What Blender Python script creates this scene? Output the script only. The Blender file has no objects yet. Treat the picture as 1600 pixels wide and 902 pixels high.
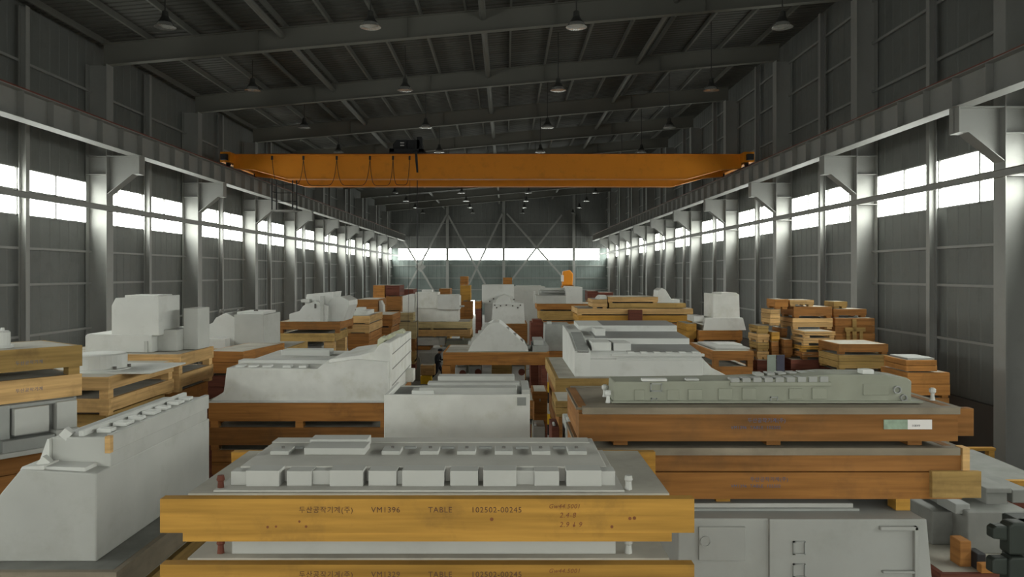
import bpy, bmesh, math, random
from mathutils import Vector, Matrix
random.seed(7)
R = math.radians
scene = bpy.context.scene
C = scene.collection

# ------------------------------------------------------------------ camera, light, exposure
F, VX, VY, H = 1200.0, 790.0, 427.0, 5.0          # focal length (px of 1600), vanishing point, camera height (m)
cam_d = bpy.data.cameras.new('camera'); cam_d.sensor_width = 36; cam_d.lens = 36 * F / 1600
cam_d.shift_x = (800 - VX) / 1600; cam_d.shift_y = -(451 - VY) / 1600
cam_d.clip_end = 300
cam = bpy.data.objects.new('camera', cam_d); C.objects.link(cam)
cam.location = (0, 0, H); cam.rotation_euler = (R(90), 0, 0); scene.camera = cam
scene.view_settings.view_transform = 'Standard'; scene.view_settings.look = 'None'
scene.view_settings.gamma = 1.0; scene.view_settings.use_curve_mapping = False
scene.view_settings.exposure = 0.0
w = bpy.data.worlds.new('overcast_sky'); scene.world = w; w.use_nodes = True
# overcast sky (CIE: three times as bright overhead as at the horizon), dull ground below the horizon
SKY = 50.0
_n = w.node_tree.nodes; _l = w.node_tree.links
_tc = _n.new('ShaderNodeTexCoord'); _sp = _n.new('ShaderNodeSeparateXYZ'); _l.new(_tc.outputs['Generated'], _sp.inputs[0])
_mr = _n.new('ShaderNodeMapRange'); _mr.inputs[1].default_value = 0; _mr.inputs[2].default_value = 1; _mr.inputs[3].default_value = SKY / 3; _mr.inputs[4].default_value = SKY
_l.new(_sp.outputs['Z'], _mr.inputs[0])
_gt = _n.new('ShaderNodeMapRange'); _gt.inputs[1].default_value = -.02; _gt.inputs[2].default_value = .02; _gt.inputs[3].default_value = .5; _gt.inputs[4].default_value = 1
_l.new(_sp.outputs['Z'], _gt.inputs[0])
_mu = _n.new('ShaderNodeMath'); _mu.operation = 'MULTIPLY'; _l.new(_mr.outputs[0], _mu.inputs[0]); _l.new(_gt.outputs[0], _mu.inputs[1])
_n['Background'].inputs[0].default_value = (1.0, 1.0, .945, 1); _l.new(_mu.outputs[0], _n['Background'].inputs[1])

# ------------------------------------------------------------------ helpers
def W(px, d): return (px - VX) / F * d
def Z(py, d): return H - (py - VY) / F * d
def at(px, py, d): return Vector((W(px, d), d, Z(py, d)))

M = {}
def mat(name, col, rough=0.7, metal=0.0, var=0.10, scale=(3, 3, 3), dirt=None, dirt_amt=0.0, objvar=0.0, bump=0.0, spec=0.3):
    m = bpy.data.materials.new(name); m.use_nodes = True; n = m.node_tree.nodes; l = m.node_tree.links
    b = n['Principled BSDF']; b.inputs['Roughness'].default_value = rough; b.inputs['Metallic'].default_value = metal
    b.inputs['Specular IOR Level'].default_value = spec
    g = n.new('ShaderNodeNewGeometry'); oi = n.new('ShaderNodeObjectInfo')
    mp = n.new('ShaderNodeVectorMath'); mp.operation = 'MULTIPLY'; mp.inputs[1].default_value = scale
    l.new(g.outputs['Position'], mp.inputs[0])
    of = n.new('ShaderNodeVectorMath'); of.operation = 'MULTIPLY_ADD'
    of.inputs[1].default_value = (17.3, 9.1, 5.7)
    cb = n.new('ShaderNodeCombineXYZ')
    for i in range(3): l.new(oi.outputs['Random'], cb.inputs[i])
    l.new(cb.outputs[0], of.inputs[0]); l.new(mp.outputs[0], of.inputs[2])
    nz = n.new('ShaderNodeTexNoise'); nz.inputs['Scale'].default_value = 1.0; nz.inputs['Detail'].default_value = 5
    l.new(of.outputs[0], nz.inputs['Vector'])
    hs = n.new('ShaderNodeHueSaturation'); hs.inputs['Color'].default_value = (*col, 1)
    mr = n.new('ShaderNodeMapRange'); mr.inputs[1].default_value = .25; mr.inputs[2].default_value = .75
    mr.inputs[3].default_value = 1 - var; mr.inputs[4].default_value = 1 + var
    l.new(nz.outputs['Fac'], mr.inputs[0])
    ov = n.new('ShaderNodeMapRange'); ov.inputs[3].default_value = 1 - objvar; ov.inputs[4].default_value = 1 + objvar
    l.new(oi.outputs['Random'], ov.inputs[0])
    mu = n.new('ShaderNodeMath'); mu.operation = 'MULTIPLY'
    l.new(mr.outputs[0], mu.inputs[0]); l.new(ov.outputs[0], mu.inputs[1]); l.new(mu.outputs[0], hs.inputs['Value'])
    out = hs.outputs[0]
    if dirt:
        n2 = n.new('ShaderNodeTexNoise'); n2.inputs['Scale'].default_value = 2.3; n2.inputs['Detail'].default_value = 6
        n2.inputs['Roughness'].default_value = .65
        l.new(g.outputs['Position'], n2.inputs['Vector'])
        r2 = n.new('ShaderNodeMapRange'); r2.inputs[1].default_value = .52; r2.inputs[2].default_value = .78
        r2.inputs[4].default_value = dirt_amt
        l.new(n2.outputs['Fac'], r2.inputs[0])
        mx = n.new('ShaderNodeMix'); mx.data_type = 'RGBA'; mx.inputs['B'].default_value = (*dirt, 1)
        l.new(r2.outputs[0], mx.inputs['Factor']); l.new(out, mx.inputs['A']); out = mx.outputs['Result']
    l.new(out, b.inputs['Base Color'])
    if bump:
        bp = n.new('ShaderNodeBump'); bp.inputs['Strength'].default_value = bump; bp.inputs['Distance'].default_value = .01
        l.new(nz.outputs['Fac'], bp.inputs['Height']); l.new(bp.outputs[0], b.inputs['Normal'])
    M[name] = m; return m

GR = (1.1, 1.1, 20)
def wood(name, col, dirt=(.10, .06, .03)):
    mat(name, col, .8, 0, .30, GR, dirt, .60, .18, .3, .15)
wood('wood_ochre', (.385, .205, .042))
wood('wood_bleached', (.46, .37, .20), (.25, .18, .08))
wood('wood_brown', (.27, .122, .038))
wood('wood_orange', (.36, .16, .045))
wood('wood_pale', (.52, .325, .14), (.2, .12, .05))
wood('wood_olive', (.35, .225, .08))
wood('wood_red', (.13, .045, .03), (.05, .02, .015))
mat('deck_dusty', (.40, .375, .32), .9, 0, .2, (2, 2, 2), (.24, .21, .17), .6)
mat('deck_worn', (.23, .195, .145), .9, 0, .2, (2, 2, 8), (.13, .10, .075), .6)
mat('cast_olive', (.42, .42, .30), .7, 0, .25, (6, 6, 6), (.28, .28, .16), .8)
mat('cast_drab', (.33, .33, .31), .65, 0, .08, (2, 2, 2), (.24, .24, .21), .5)
mat('cast_front', (.43, .425, .40), .62, 0, .07, (2, 2, 2), (.32, .31, .28), .45)
mat('cast_paint', (.43, .43, .405), .62, 0, .07, (2, 2, 2), (.30, .29, .25), .50, .05)
mat('cast_white', (.57, .57, .545), .6, 0, .05, (2, 2, 2), (.36, .35, .31), .45, .04)
mat('cast_green', (.27, .275, .22), .7, 0, .12, (4, 4, 4), (.26, .25, .19), .6)
mat('cast_stain', (.62, .615, .58), .65, 0, .1, (3, 3, 3), (.42, .40, .30), .6)
mat('cast_table', (.44, .425, .39), .7, 0, .1, (4, 4, 4), (.33, .31, .27), .5)
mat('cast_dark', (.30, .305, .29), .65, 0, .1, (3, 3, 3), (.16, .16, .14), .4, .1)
mat('shaded_dark_casting', (.20, .20, .185), .7, 0, .15, (3, 3, 3), (.10, .10, .09), .5)  # dark grey; carries the shade of the lower right corner in its colour
mat('shaded_top_grey', (.25, .25, .24), .5, .2, .08, (3, 3, 3))  # grey with the shade of the terraced casting's tops in it
mat('raw_iron', (.13, .12, .11), .6, .3, .2, (5, 5, 5))
mat('steel_paint', (.30, .30, .285), .55, 0, .06, (1, 1, .6), (.2, .2, .18), .3)
mat('steel_dark', (.16, .158, .138), .6, 0, .06, (1, 1, .6))
mat('rail_steel', (.24, .075, .055), .6, .3, .1)
mat('cladding', (.165, .17, .162), .6, 0, .10, (.5, .5, .2), (.11, .115, .105), .5)
mat('cladding_far', (.17, .20, .19), .6, 0, .10, (.3, .3, .2), (.12, .14, .13), .5)
mat('roof_sheet', (.085, .085, .075), .6, 0, .12, (.3, 1.5, .3))
mat('purlin_paint', (.15, .15, .135), .5, 0, .08)
mat('concrete', (.22, .215, .20), .85, 0, .15, (.7, .7, .7), (.10, .10, .09), .6)
mat('plinth', (.11, .095, .085), .9, 0, .1, (.7, .7, .7))  # dark tone stands in for the shadow low on the wall
mat('crane_yellow', (.76, .265, .015), .45, 0, .05, (.6, .6, .6), (.36, .13, .012), .4)
mat('hazard_yellow', (.70, .42, .02), .5)
mat('machine_black', (.022, .022, .024), .55)
mat('machine_green', (.03, .036, .03), .6, 0, .2)
mat('hook_olive', (.19, .185, .155), .6)
mat('lamp_shell', (.06, .06, .056), .5, .2)
mat('lamp_reflector', (.72, .72, .70), .25, .7)
mat('window_frame', (.22, .22, .21), .5)
mat('paper_white', (.72, .68, .66), .8, 0, .03)
mat('paper_green', (.26, .33, .25), .8, 0, .2, (20, 20, 20))
mat('ink_brown', (.10, .05, .03), .9, 0, .2)
mat('ink_blue', (.10, .12, .19), .9, 0, .2)
mat('ink_red', (.20, .075, .03), .9, 0, .2)
mat('ink_black', (.04, .035, .04), .9)
mat('sheet_green', (.28, .32, .28), .7)
mat('sheet_blue', (.07, .07, .10), .7)
mat('cloth_black', (.02, .02, .024), .9)
mat('cloth_navy', (.022, .022, .032), .9)
mat('skin', (.38, .22, .15), .6)
mat('glove_white', (.62, .60, .57), .9)
def glass(name):
    m = bpy.data.materials.new(name); m.use_nodes = True; n = m.node_tree.nodes; l = m.node_tree.links
    n.remove(n['Principled BSDF']); t = n.new('ShaderNodeBsdfTransparent'); t.inputs[0].default_value = (.93, .95, .94, 1)
    g = n.new('ShaderNodeBsdfGlossy'); g.inputs['Roughness'].default_value = .08; mx = n.new('ShaderNodeMixShader'); mx.inputs[0].default_value = .05
    l.new(t.outputs[0], mx.inputs[1]); l.new(g.outputs[0], mx.inputs[2]); l.new(mx.outputs[0], n['Material Output'].inputs[0]); M[name] = m
glass('window_glass')

def link(o, parent=None):
    C.objects.link(o)
    if parent: o.parent = parent
    return o
def tag(o, label=None, cat=None, group=None, kind=None):
    if label: o['label'] = label
    if cat: o['category'] = cat
    if group: o['group'] = group
    if kind: o['kind'] = kind
    return o
def empty(name, loc=(0, 0, 0), rz=0.0, label=None, cat=None, group=None, kind=None):
    o = bpy.data.objects.new(name, None); o.empty_display_size = .2; C.objects.link(o)
    o.location = loc; o.rotation_euler = (0, 0, rz)
    return tag(o, label, cat, group, kind)

class MB:
    def __init__(s): s.v = []; s.f = []; s.sm = False
    def _add(s, vs, fs):
        o = len(s.v); s.v += [tuple(v) for v in vs]; s.f += [tuple(i + o for i in f) for f in fs]; return s
    def box(s, x0, x1, y0, y1, z0, z1):
        if x0 > x1: x0, x1 = x1, x0
        if y0 > y1: y0, y1 = y1, y0
        if z0 > z1: z0, z1 = z1, z0
        return s._add([(x0, y0, z0), (x1, y0, z0), (x1, y1, z0), (x0, y1, z0), (x0, y0, z1), (x1, y0, z1), (x1, y1, z1), (x0, y1, z1)],
                      [(0, 3, 2, 1), (4, 5, 6, 7), (0, 1, 5, 4), (1, 2, 6, 5), (2, 3, 7, 6), (3, 0, 4, 7)])
    def prism_y(s, poly, y0, y1):         # poly in (x, z), counter-clockwise seen from -y
        n = len(poly)
        return s._add([(x, y0, z) for x, z in poly] + [(x, y1, z) for x, z in poly],
                      [tuple(range(n)), tuple(range(2 * n - 1, n - 1, -1))] + [(i, i + n, (i + 1) % n + n, (i + 1) % n) for i in range(n)])
    def prism_x(s, poly, x0, x1):         # poly in (y, z)
        n = len(poly)
        return s._add([(x0, y, z) for y, z in poly] + [(x1, y, z) for y, z in poly],
                      [tuple(range(n - 1, -1, -1)), tuple(range(n, 2 * n))] + [(i, (i + 1) % n, (i + 1) % n + n, i + n) for i in range(n)])
    def prism_z(s, poly, z0, z1):
        n = len(poly)
        return s._add([(x, y, z0) for x, y in poly] + [(x, y, z1) for x, y in poly],
                      [tuple(range(n - 1, -1, -1)), tuple(range(n, 2 * n))] + [(i, (i + 1) % n, (i + 1) % n + n, i + n) for i in range(n)])
    def tube(s, pts, r, n=6):
        pts = [Vector(p) for p in pts]; rings = []
        for i, p in enumerate(pts):
            t = (pts[min(i + 1, len(pts) - 1)] - pts[max(i - 1, 0)]).normalized()
            a = t.orthogonal().normalized() if abs(t.z) > .99 else t.cross(Vector((0, 0, 1))).normalized()
            b = t.cross(a)
            rings.append([p + (a * math.cos(k * 2 * math.pi / n) + b * math.sin(k * 2 * math.pi / n)) * r for k in range(n)])
        fs = []
        for i in range(len(pts) - 1):
            for k in range(n):
                fs.append((i * n + k, i * n + (k + 1) % n, (i + 1) * n + (k + 1) % n, (i + 1) * n + k))
        fs.append(tuple(range(n - 1, -1, -1))); fs.append(tuple((len(pts) - 1) * n + k for k in range(n)))
        return s._add([v for r_ in rings for v in r_], fs)
    def lathe(s, prof, c=(0, 0, 0), n=16, axis='z'):
        vs = []; fs = []
        for r, z in prof:
            for k in range(n):
                a = 2 * math.pi * k / n; p = (r * math.cos(a), r * math.sin(a), z)
                if axis == 'y': p = (p[0], p[2], p[1])
                if axis == 'x': p = (p[2], p[0], p[1])
                vs.append((p[0] + c[0], p[1] + c[1], p[2] + c[2]))
        for i in range(len(prof) - 1):
            for k in range(n): fs.append((i * n + k, i * n + (k + 1) % n, (i + 1) * n + (k + 1) % n, (i + 1) * n + k))
        fs.append(tuple(range(n - 1, -1, -1))); fs.append(tuple((len(prof) - 1) * n + k for k in range(n)))
        return s._add(vs, fs)
    def build(s, name, m, parent=None, off=(0, 0, 0), bevel=0, smooth=False):
        me = bpy.data.meshes.new(name)
        me.from_pydata([(v[0] - off[0], v[1] - off[1], v[2] - off[2]) for v in s.v], [], s.f)
        bm = bmesh.new(); bm.from_mesh(me); bmesh.ops.recalc_face_normals(bm, faces=bm.faces); bm.to_mesh(me); bm.free()
        me.materials.append(M[m])
        if smooth: me.shade_smooth()
        o = bpy.data.objects.new(name, me); link(o, parent)
        if bevel:
            b = o.modifiers.new('edge', 'BEVEL'); b.width = bevel; b.segments = 2; b.limit_method = 'ANGLE'; b.angle_limit = R(35)
        return o

CUBE = {}
def piece(name, m, parent, c, s, rot=(0, 0, 0)):      # a board: shared cube mesh, sized by object scale
    if m not in CUBE:
        me = bpy.data.meshes.new('board_' + m)
        b = MB().box(-.5, .5, -.5, .5, -.5, .5); me.from_pydata(b.v, [], b.f); me.materials.append(M[m]); CUBE[m] = me
    o = bpy.data.objects.new(name, CUBE[m]); link(o, parent)
    o.location = c; o.scale = s; o.rotation_euler = rot; return o
def bar(name, m, parent, a, b, t, tw=None):            # straight bar from a to b
    a, b = Vector(a), Vector(b); d = b - a
    o = piece(name, m, parent, (a + b) / 2, (d.length, t, tw or t))
    o.rotation_euler = d.to_track_quat('X', 'Z').to_euler(); return o
def text(body, size, m, parent, loc, align='LEFT', name='stencil_text', rot=(R(90), 0, 0), shear=0):
    c = bpy.data.curves.new(name, 'FONT'); c.body = body; c.size = size; c.align_x = align; c.extrude = .0006
    c.shear = shear; c.space_character = 1.12; c.materials.append(M[m]); c.resolution_u = 3
    tmp = bpy.data.objects.new(name, c); C.objects.link(tmp)
    me = bpy.data.meshes.new_from_object(tmp.evaluated_get(bpy.context.evaluated_depsgraph_get()))
    bpy.data.objects.remove(tmp); bpy.data.curves.remove(c)
    if not me.materials: me.materials.append(M[m])
    o = bpy.data.objects.new(name, me); link(o, parent); o.location = loc; o.rotation_euler = rot; return o

ORD = ['first', 'second', 'third', 'fourth', 'fifth', 'sixth', 'seventh', 'eighth', 'ninth', 'tenth', 'eleventh', 'twelfth', 'thirteenth', 'fourteenth', 'fifteenth']

# ------------------------------------------------------------------ the hall
XL, XR = -13.10, 11.53            # inner faces of the columns
WLX, WRX = -13.82, 12.25          # wall planes
Y0, Y1 = -16.1, 93.0               # wall behind the camera, far wall
BAY = 7.5; YC = 17.93
def colY(k): return YC + BAY * k
KS = list(range(-4, 10))
SL = (9.08 - 6.88) / (XR - XL)
def raft(x): return H + 6.88 + SL * (x - XL)        # underside of the rafters
def roofz(x): return raft(x) + .72 + .20

tag(MB().box(WLX - .3, WRX + .3, Y0 - .3, Y1 + .3, -.3, 0).build('floor', 'concrete'), 'grey concrete floor of the hall', None, None, 'structure')
# roof: ribbed sheet, sloping up to the right
mb = MB(); y = Y0 - .3; P = .30
prof = []
while y < Y1 + .3:
    prof += [(y, 0), (y + .20, 0), (y + .225, .04), (y + .275, .04)]; y += P
vs = []; fs = []
for i, (yy, dz) in enumerate(prof):
    vs += [(WLX - .3, yy, roofz(WLX - .3) + dz), (WRX + .3, yy, roofz(WRX + .3) + dz)]
    if i: fs.append((2 * i - 2, 2 * i - 1, 2 * i + 1, 2 * i))
vs2 = [(x, yy, z + .12) for x, yy, z in (vs[0], vs[1], vs[-1], vs[-2])]
n = len(vs); mb._add(vs + vs2, fs + [(n, n + 1, n + 2, n + 3)])
ceiling = tag(mb.build('ceiling', 'roof_sheet'), 'dark ribbed sheet roof sloping up to the right', None, None, 'structure')
x = WLX + .5
while x < WRX - .2:
    piece('purlin', 'purlin_paint', ceiling, (x, (Y0 + Y1) / 2, roofz(x) - .10), (.075, Y1 - Y0, .19)); x += 1.5
for sx in (-7.4, -.75, 5.65):
    MB().tube([(sx, Y0, raft(sx) + .48), (sx, Y1, raft(sx) + .48)], .11, 8).build('strut', 'purlin_paint', ceiling)

def ribbed(name, label, m, axis, pos, a0, a1, zones, out, pitch=.5):
    """cladding with standing ribs; zones: list of (z0, z1 or function of a)"""
    mb = MB(); prof = []; a = a0
    while a < a1 - 1e-6:
        prof += [(a, 0), (a + pitch * .72, 0), (a + pitch * .78, .014), (a + pitch * .94, .014)]; a += pitch
    prof.append((a1, 0))
    prof = [(min(p, a1), d) for p, d in prof]
    for z0, z1 in zones:
        vs = []; fs = []
        for i, (p, d) in enumerate(prof):
            zt = z1(p) if callable(z1) else z1
            q = pos - out * d
            for z in (z0, zt): vs.append((q, p, z) if axis == 'y' else (p, q, z))
            if i: fs.append((2 * i - 2, 2 * i, 2 * i + 1, 2 * i - 1))
        mb._add(vs, fs)
        q = pos + out * .12
        zt0 = z1(a0) if callable(z1) else z1; zt1 = z1(a1) if callable(z1) else z1
        b = [(q, a0, z0), (q, a1, z0), (q, a1, zt1), (q, a0, zt0)] if axis == 'y' else [(a0, q, z0), (a1, q, z0), (a1, q, zt1), (a0, q, zt0)]
        mb._add(b, [(0, 1, 2, 3)])
    return tag(mb.build(name, m), label, None, None, 'structure')
WL0, WL1 = H + 1.63, H + 3.03          # window band, left wall
WR0, WR1 = H + 1.80, H + 3.21          # right wall
WF0, WF1 = H + 1.55, H + 3.02          # end walls
LD0, LD1, LDZ = 44.2, 45.9, 1.45     # low loading door in the left wall
FD0, FD1, FDZ = -4.45, -3.75, 1.7    # narrow door in the far wall
wall_l = ribbed('wall_left', 'dark grey ribbed sheet wall on the left with a high window band', 'cladding', 'y', WLX, Y0, LD0, [(0, WL0), (WL1, roofz(WLX))], -1)
ribbed('wall_left', 'dark grey ribbed sheet wall above the small bright door on the left', 'cladding', 'y', WLX, LD0, LD1, [(LDZ, WL0), (WL1, roofz(WLX))], -1)
ribbed('wall_left', 'dark grey ribbed sheet wall on the far left with a high window band', 'cladding', 'y', WLX, LD1, Y1, [(0, WL0), (WL1, roofz(WLX))], -1)
tag(MB().box(WLX - .1, WLX + .16, LD0 - .08, LD0, 0, LDZ + .08).box(WLX - .1, WLX + .16, LD1, LD1 + .08, 0, LDZ + .08).box(WLX - .1, WLX + .16, LD0, LD1, LDZ, LDZ + .08).build('door_2', 'steel_paint'),
    'small bright door opening low in the left wall', None, None, 'structure')
wall_r = ribbed('wall_right', 'dark grey ribbed sheet wall on the right with a high window band', 'cladding', 'y', WRX, Y0, Y1, [(0, WR0), (WR1, roofz(WRX))], 1)
FW0, FW1 = W(622, Y1), W(937, Y1)
wall_f = ribbed('wall_far', 'green-grey sheet end wall under a bright window strip', 'cladding_far', 'x', Y1, FD1, WRX, [(0, WF0)], 1)
ribbed('wall_far', 'green-grey sheet end wall left of the narrow far door', 'cladding_far', 'x', Y1, WLX, FD0, [(0, WF0)], 1)
ribbed('wall_far', 'green-grey sheet end wall above the narrow far door', 'cladding_far', 'x', Y1, FD0, FD1, [(FDZ, WF0)], 1)
tag(MB().box(FD0 - .08, FD0, Y1 - .1, Y1 + .1, 0, FDZ + .08).box(FD1, FD1 + .08, Y1 - .1, Y1 + .1, 0, FDZ + .08).box(FD0, FD1, Y1 - .1, Y1 + .1, FDZ, FDZ + .08).build('door_3', 'steel_paint'),
    'narrow bright door in the far wall', None, None, 'structure')
ribbed('wall_far', 'dark grey sheet end wall above the far window strip', 'cladding', 'x', Y1, WLX, WRX, [(WF1, roofz)], 1)
GX0, GX1, GZ = -2.6, 1.0, 3.4        # gate opening behind the camera
wall_b = ribbed('wall_back', 'sheet end wall behind the camera, left of the gate', 'cladding', 'x', Y0, WLX, GX0, [(0, WF0), (WF1, roofz)], -1)
ribbed('wall_back', 'sheet end wall behind the camera, right of the gate', 'cladding', 'x', Y0, GX1, WRX, [(0, WF0), (WF1, roofz)], -1)
ribbed('wall_back', 'sheet end wall behind the camera, above the gate', 'cladding', 'x', Y0, GX0, GX1, [(GZ, WF0), (WF1, roofz)], -1)
for wl, x, s in ((wall_l, WLX, 1), (wall_r, WRX, -1)):
    zs = (H + .71, H - .33, H - 1.80, H + 4.6, H + 6.0) + ((H + 7.6, H + 9.0) if s < 0 else ())
    for z in zs: piece('girt', 'steel_paint', wl, (x + s * .10, (Y0 + Y1) / 2, z), (.06, Y1 - Y0, .07))
for z in (H + .9, H - .6, H - 2, H + 4.4, H + 6): piece('girt', 'steel_paint', wall_f, ((WLX + WRX) / 2, Y1 - .10, z), (WRX - WLX, .06, .08))
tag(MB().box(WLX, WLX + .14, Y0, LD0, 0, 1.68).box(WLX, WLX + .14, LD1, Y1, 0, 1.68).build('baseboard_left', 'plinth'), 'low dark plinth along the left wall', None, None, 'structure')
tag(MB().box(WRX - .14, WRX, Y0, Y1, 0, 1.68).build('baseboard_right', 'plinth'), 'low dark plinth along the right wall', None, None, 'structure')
# mid-bay posts
for wl, x, s in ((wall_l, WLX, 1), (wall_r, WRX, -1)):
    for k in range(-4, 10):
        y = colY(k) + BAY / 2
        p = MB()
        p.box(x + s * .13, x + s * .33, y - .006, y + .006, 0, roofz(x) - .2)
        p.box(x + s * .32, x + s * .335, y - .09, y + .09, 0, roofz(x) - .2)
        p.box(x + s * .13, x + s * .145, y - .09, y + .09, 0, roofz(x) - .2)
        p.build('post', 'steel_paint', wl)
for px in (699.5, 787, 896):
    x = W(px, Y1)
    p = MB().box(x - .16, x + .16, Y1 - .55, Y1 - .53, 0, roofz(x) - .2).box(x - .01, x + .01, Y1 - .53, Y1 - .13, 0, roofz(x) - .2)
    p.build('post', 'steel_paint', wall_f)
def fb(a, b, t=.2): bar('brace', 'steel_paint', wall_f, at(*a, Y1 - .7), at(*b, Y1 - .7), t)
fb((700, 332), (634, 456)); fb((628, 372), (682, 462))
fb((700, 336), (762, 452)); fb((785, 334), (733, 444))
fb((792, 334), (880, 434)); fb((878, 336), (799, 438))
piece('gusset', 'steel_paint', wall_f, at(657, 417, Y1 - .72), (.9, .04, .9), (0, R(45), 0))

# windows: one per bay, each with its own panes
nwin = 0
def window(axis, pos, a0, a1, z0, z1, n, side, label):
    global nwin; nwin += 1
    wd = tag(empty('window_%d' % nwin, ((pos, (a0 + a1) / 2, z0) if axis == 'y' else ((a0 + a1) / 2, pos, z0))), label, None, None, 'structure')
    off = wd.location; st = (a1 - a0) / n; zm = (z0 + z1) / 2 + .03
    def bx(name, m, p0, p1, q0, q1, c0, c1):
        b = MB()
        if axis == 'y': b.box(p0, p1, q0, q1, c0, c1)
        else: b.box(q0, q1, p0, p1, c0, c1)
        return b.build(name, m, wd, off)
    for i in range(n):
        for c0, c1 in ((z0 + .03, zm - .015), (zm + .015, z1 - .03)):
            bx('pane', 'window_glass', pos + side * .05, pos + side * .06, a0 + i * st + .015, a0 + (i + 1) * st - .015, c0, c1)
    for i in range(n + 1): bx('mullion', 'window_frame', pos - .03, pos + .04, a0 + i * st - .03, a0 + i * st + .03, z0, z1)
    for c0, c1 in ((z0, z0 + .045), (zm - .03, zm + .03), (z1 - .045, z1)): bx('frame_bar', 'window_frame', pos - .03, pos + .04, a0, a1, c0, c1)
for nm, x, z0, z1, s in (('left', WLX, WL0, WL1, -1), ('right', WRX, WR0, WR1, 1)):
    for k in range(-5, 10):
        a0 = max(colY(k) + .0, Y0); a1 = min(colY(k + 1), Y1)
        window('y', x, a0, a1, z0, z1, 4, s, 'bright window band in the %s bay of the %s wall from the near end' % (ORD[k + 5], nm))
xs = [FW0, W(699.5, Y1), W(787, Y1), W(896, Y1), FW1]
for i in range(4):
    window('x', Y1, xs[i], xs[i + 1], WF0, WF1, 3, 1, 'bright window strip in the far wall, %s from the left' % ORD[i])
for a, b in ((WLX, FW0), (FW1, WRX)):
    tag(MB().box(a, b, Y1, Y1 + .1, WF0, WF1).build('trim_1' if a < 0 else 'trim_2', 'cladding_far'), 'blank sheet beside the far window strip', None, None, 'structure')
# daylight enters through the window bands and the gate: sky portals fill the openings
def portal(name, loc, rot, sx, sy):
    L = bpy.data.lights.new(name, 'AREA'); L.shape = 'RECTANGLE'; L.size = sx; L.size_y = sy; L.cycles.is_portal = True
    o = bpy.data.objects.new(name, L); C.objects.link(o); o.location = loc; o.rotation_euler = rot
portal('sky_portal_left', (WLX - .08, (Y0 + Y1) / 2, (WL0 + WL1) / 2), (R(90), 0, R(-90)), Y1 - Y0, WL1 - WL0)
portal('sky_portal_right', (WRX + .08, (Y0 + Y1) / 2, (WR0 + WR1) / 2), (R(90), 0, R(90)), Y1 - Y0, WR1 - WR0)
portal('sky_portal_far', ((FW0 + FW1) / 2, Y1 + .08, (WF0 + WF1) / 2), (R(-90), 0, 0), FW1 - FW0, WF1 - WF0)
for i in range(4):
    window('x', Y0, WLX + (WRX - WLX) * i / 4, WLX + (WRX - WLX) * (i + 1) / 4, WF0, WF1, 3, -1, 'bright window strip in the wall behind the camera, %s from the left' % ORD[i])
portal('sky_portal_back', ((WLX + WRX) / 2, Y0 - .15, (WF0 + WF1) / 2), (R(90), 0, 0), WRX - WLX, WF1 - WF0)
portal('sky_portal_gate', ((GX0 + GX1) / 2, Y0 - .15, GZ / 2), (R(90), 0, 0), GX1 - GX0, GZ)
tag(MB().box(GX0 - .15, GX0, Y0 - .1, Y0 + .1, 0, GZ + .15).box(GX1, GX1 + .15, Y0 - .1, Y0 + .1, 0, GZ + .15).box(GX0, GX1, Y0 - .1, Y0 + .1, GZ, GZ + .15)
    .build('door_1', 'steel_paint'), 'open gate frame in the wall behind the camera', None, None, 'structure')
# ------------------------------------------------------------------ columns with crane brackets
ZG = H + 3.86                       # underside of the runway girders
GXL, GXR = -12.2, 10.6
def column(side, k):
    x, s = (XL, 1) if side == 'left' else (XR, -1)
    y = colY(k); top = raft(x)
    i = k - (1 if side == 'left' else 0)
    lab = ('grey steel column with crane bracket, %s visible one along the %s wall' % (ORD[i], side)) if i >= 0 else \
          ('grey steel column of the %s wall beside the camera, %s towards the gate' % (side, ORD[-i - 1]))
    r = empty('steel_column', (x - s * .36, y, 0), 0, lab, 'column', 'columns of the %s wall' % side)
    o = r.location
    MB().box(x - s * .02, x, y - .22, y + .22, 0, top).build('flange', 'steel_paint', r, o)
    MB().box(x - s * .69, x - s * .67, y - .22, y + .22, 0, top).build('flange', 'steel_paint', r, o)
    MB().box(x - s * .67, x - s * .02, y - .008, y + .008, 0, top).build('web', 'steel_paint', r, o)
    for z in (ZG - .62, ZG - .02, H + 2.25):
        MB().box(x - s * .67, x - s * .02, y - .21, y + .21, z, z + .018).build('stiffener', 'steel_paint', r, o)
    MB().box(x - s * .7, x - s * .0, y - .25, y + .25, 0, .03).build('base_plate', 'steel_paint', r, o)
    xt = x + s * 1.06
    b = empty('bracket', (0, 0, 0)); b.parent = r
    MB().prism_y([(x, ZG - .02), (xt, ZG - .02), (xt, ZG - .58), (xt - s * .22, ZG - .58), (x, ZG - 1.25)], y - .009, y + .009).build('bracket_web', 'steel_paint', b, o)
    MB().box(x, xt, y - .2, y + .2, ZG - .02, ZG).build('bracket_top', 'steel_paint', b, o)
    MB().box(xt - s * .02, xt, y - .2, y + .2, ZG - .58, ZG - .02).build('end_plate', 'steel_paint', b, o)
    MB().prism_y([(xt, ZG - .60), (xt, ZG - .58), (xt - s * .22, ZG - .58), (x, ZG - 1.25), (x, ZG - 1.275), (xt - s * .22, ZG - .60)], y - .2, y + .2).build('bracket_flange', 'steel_paint', b, o)
    return r
for side in ('left', 'right'):
    for k in KS: column(side, k)

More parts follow.
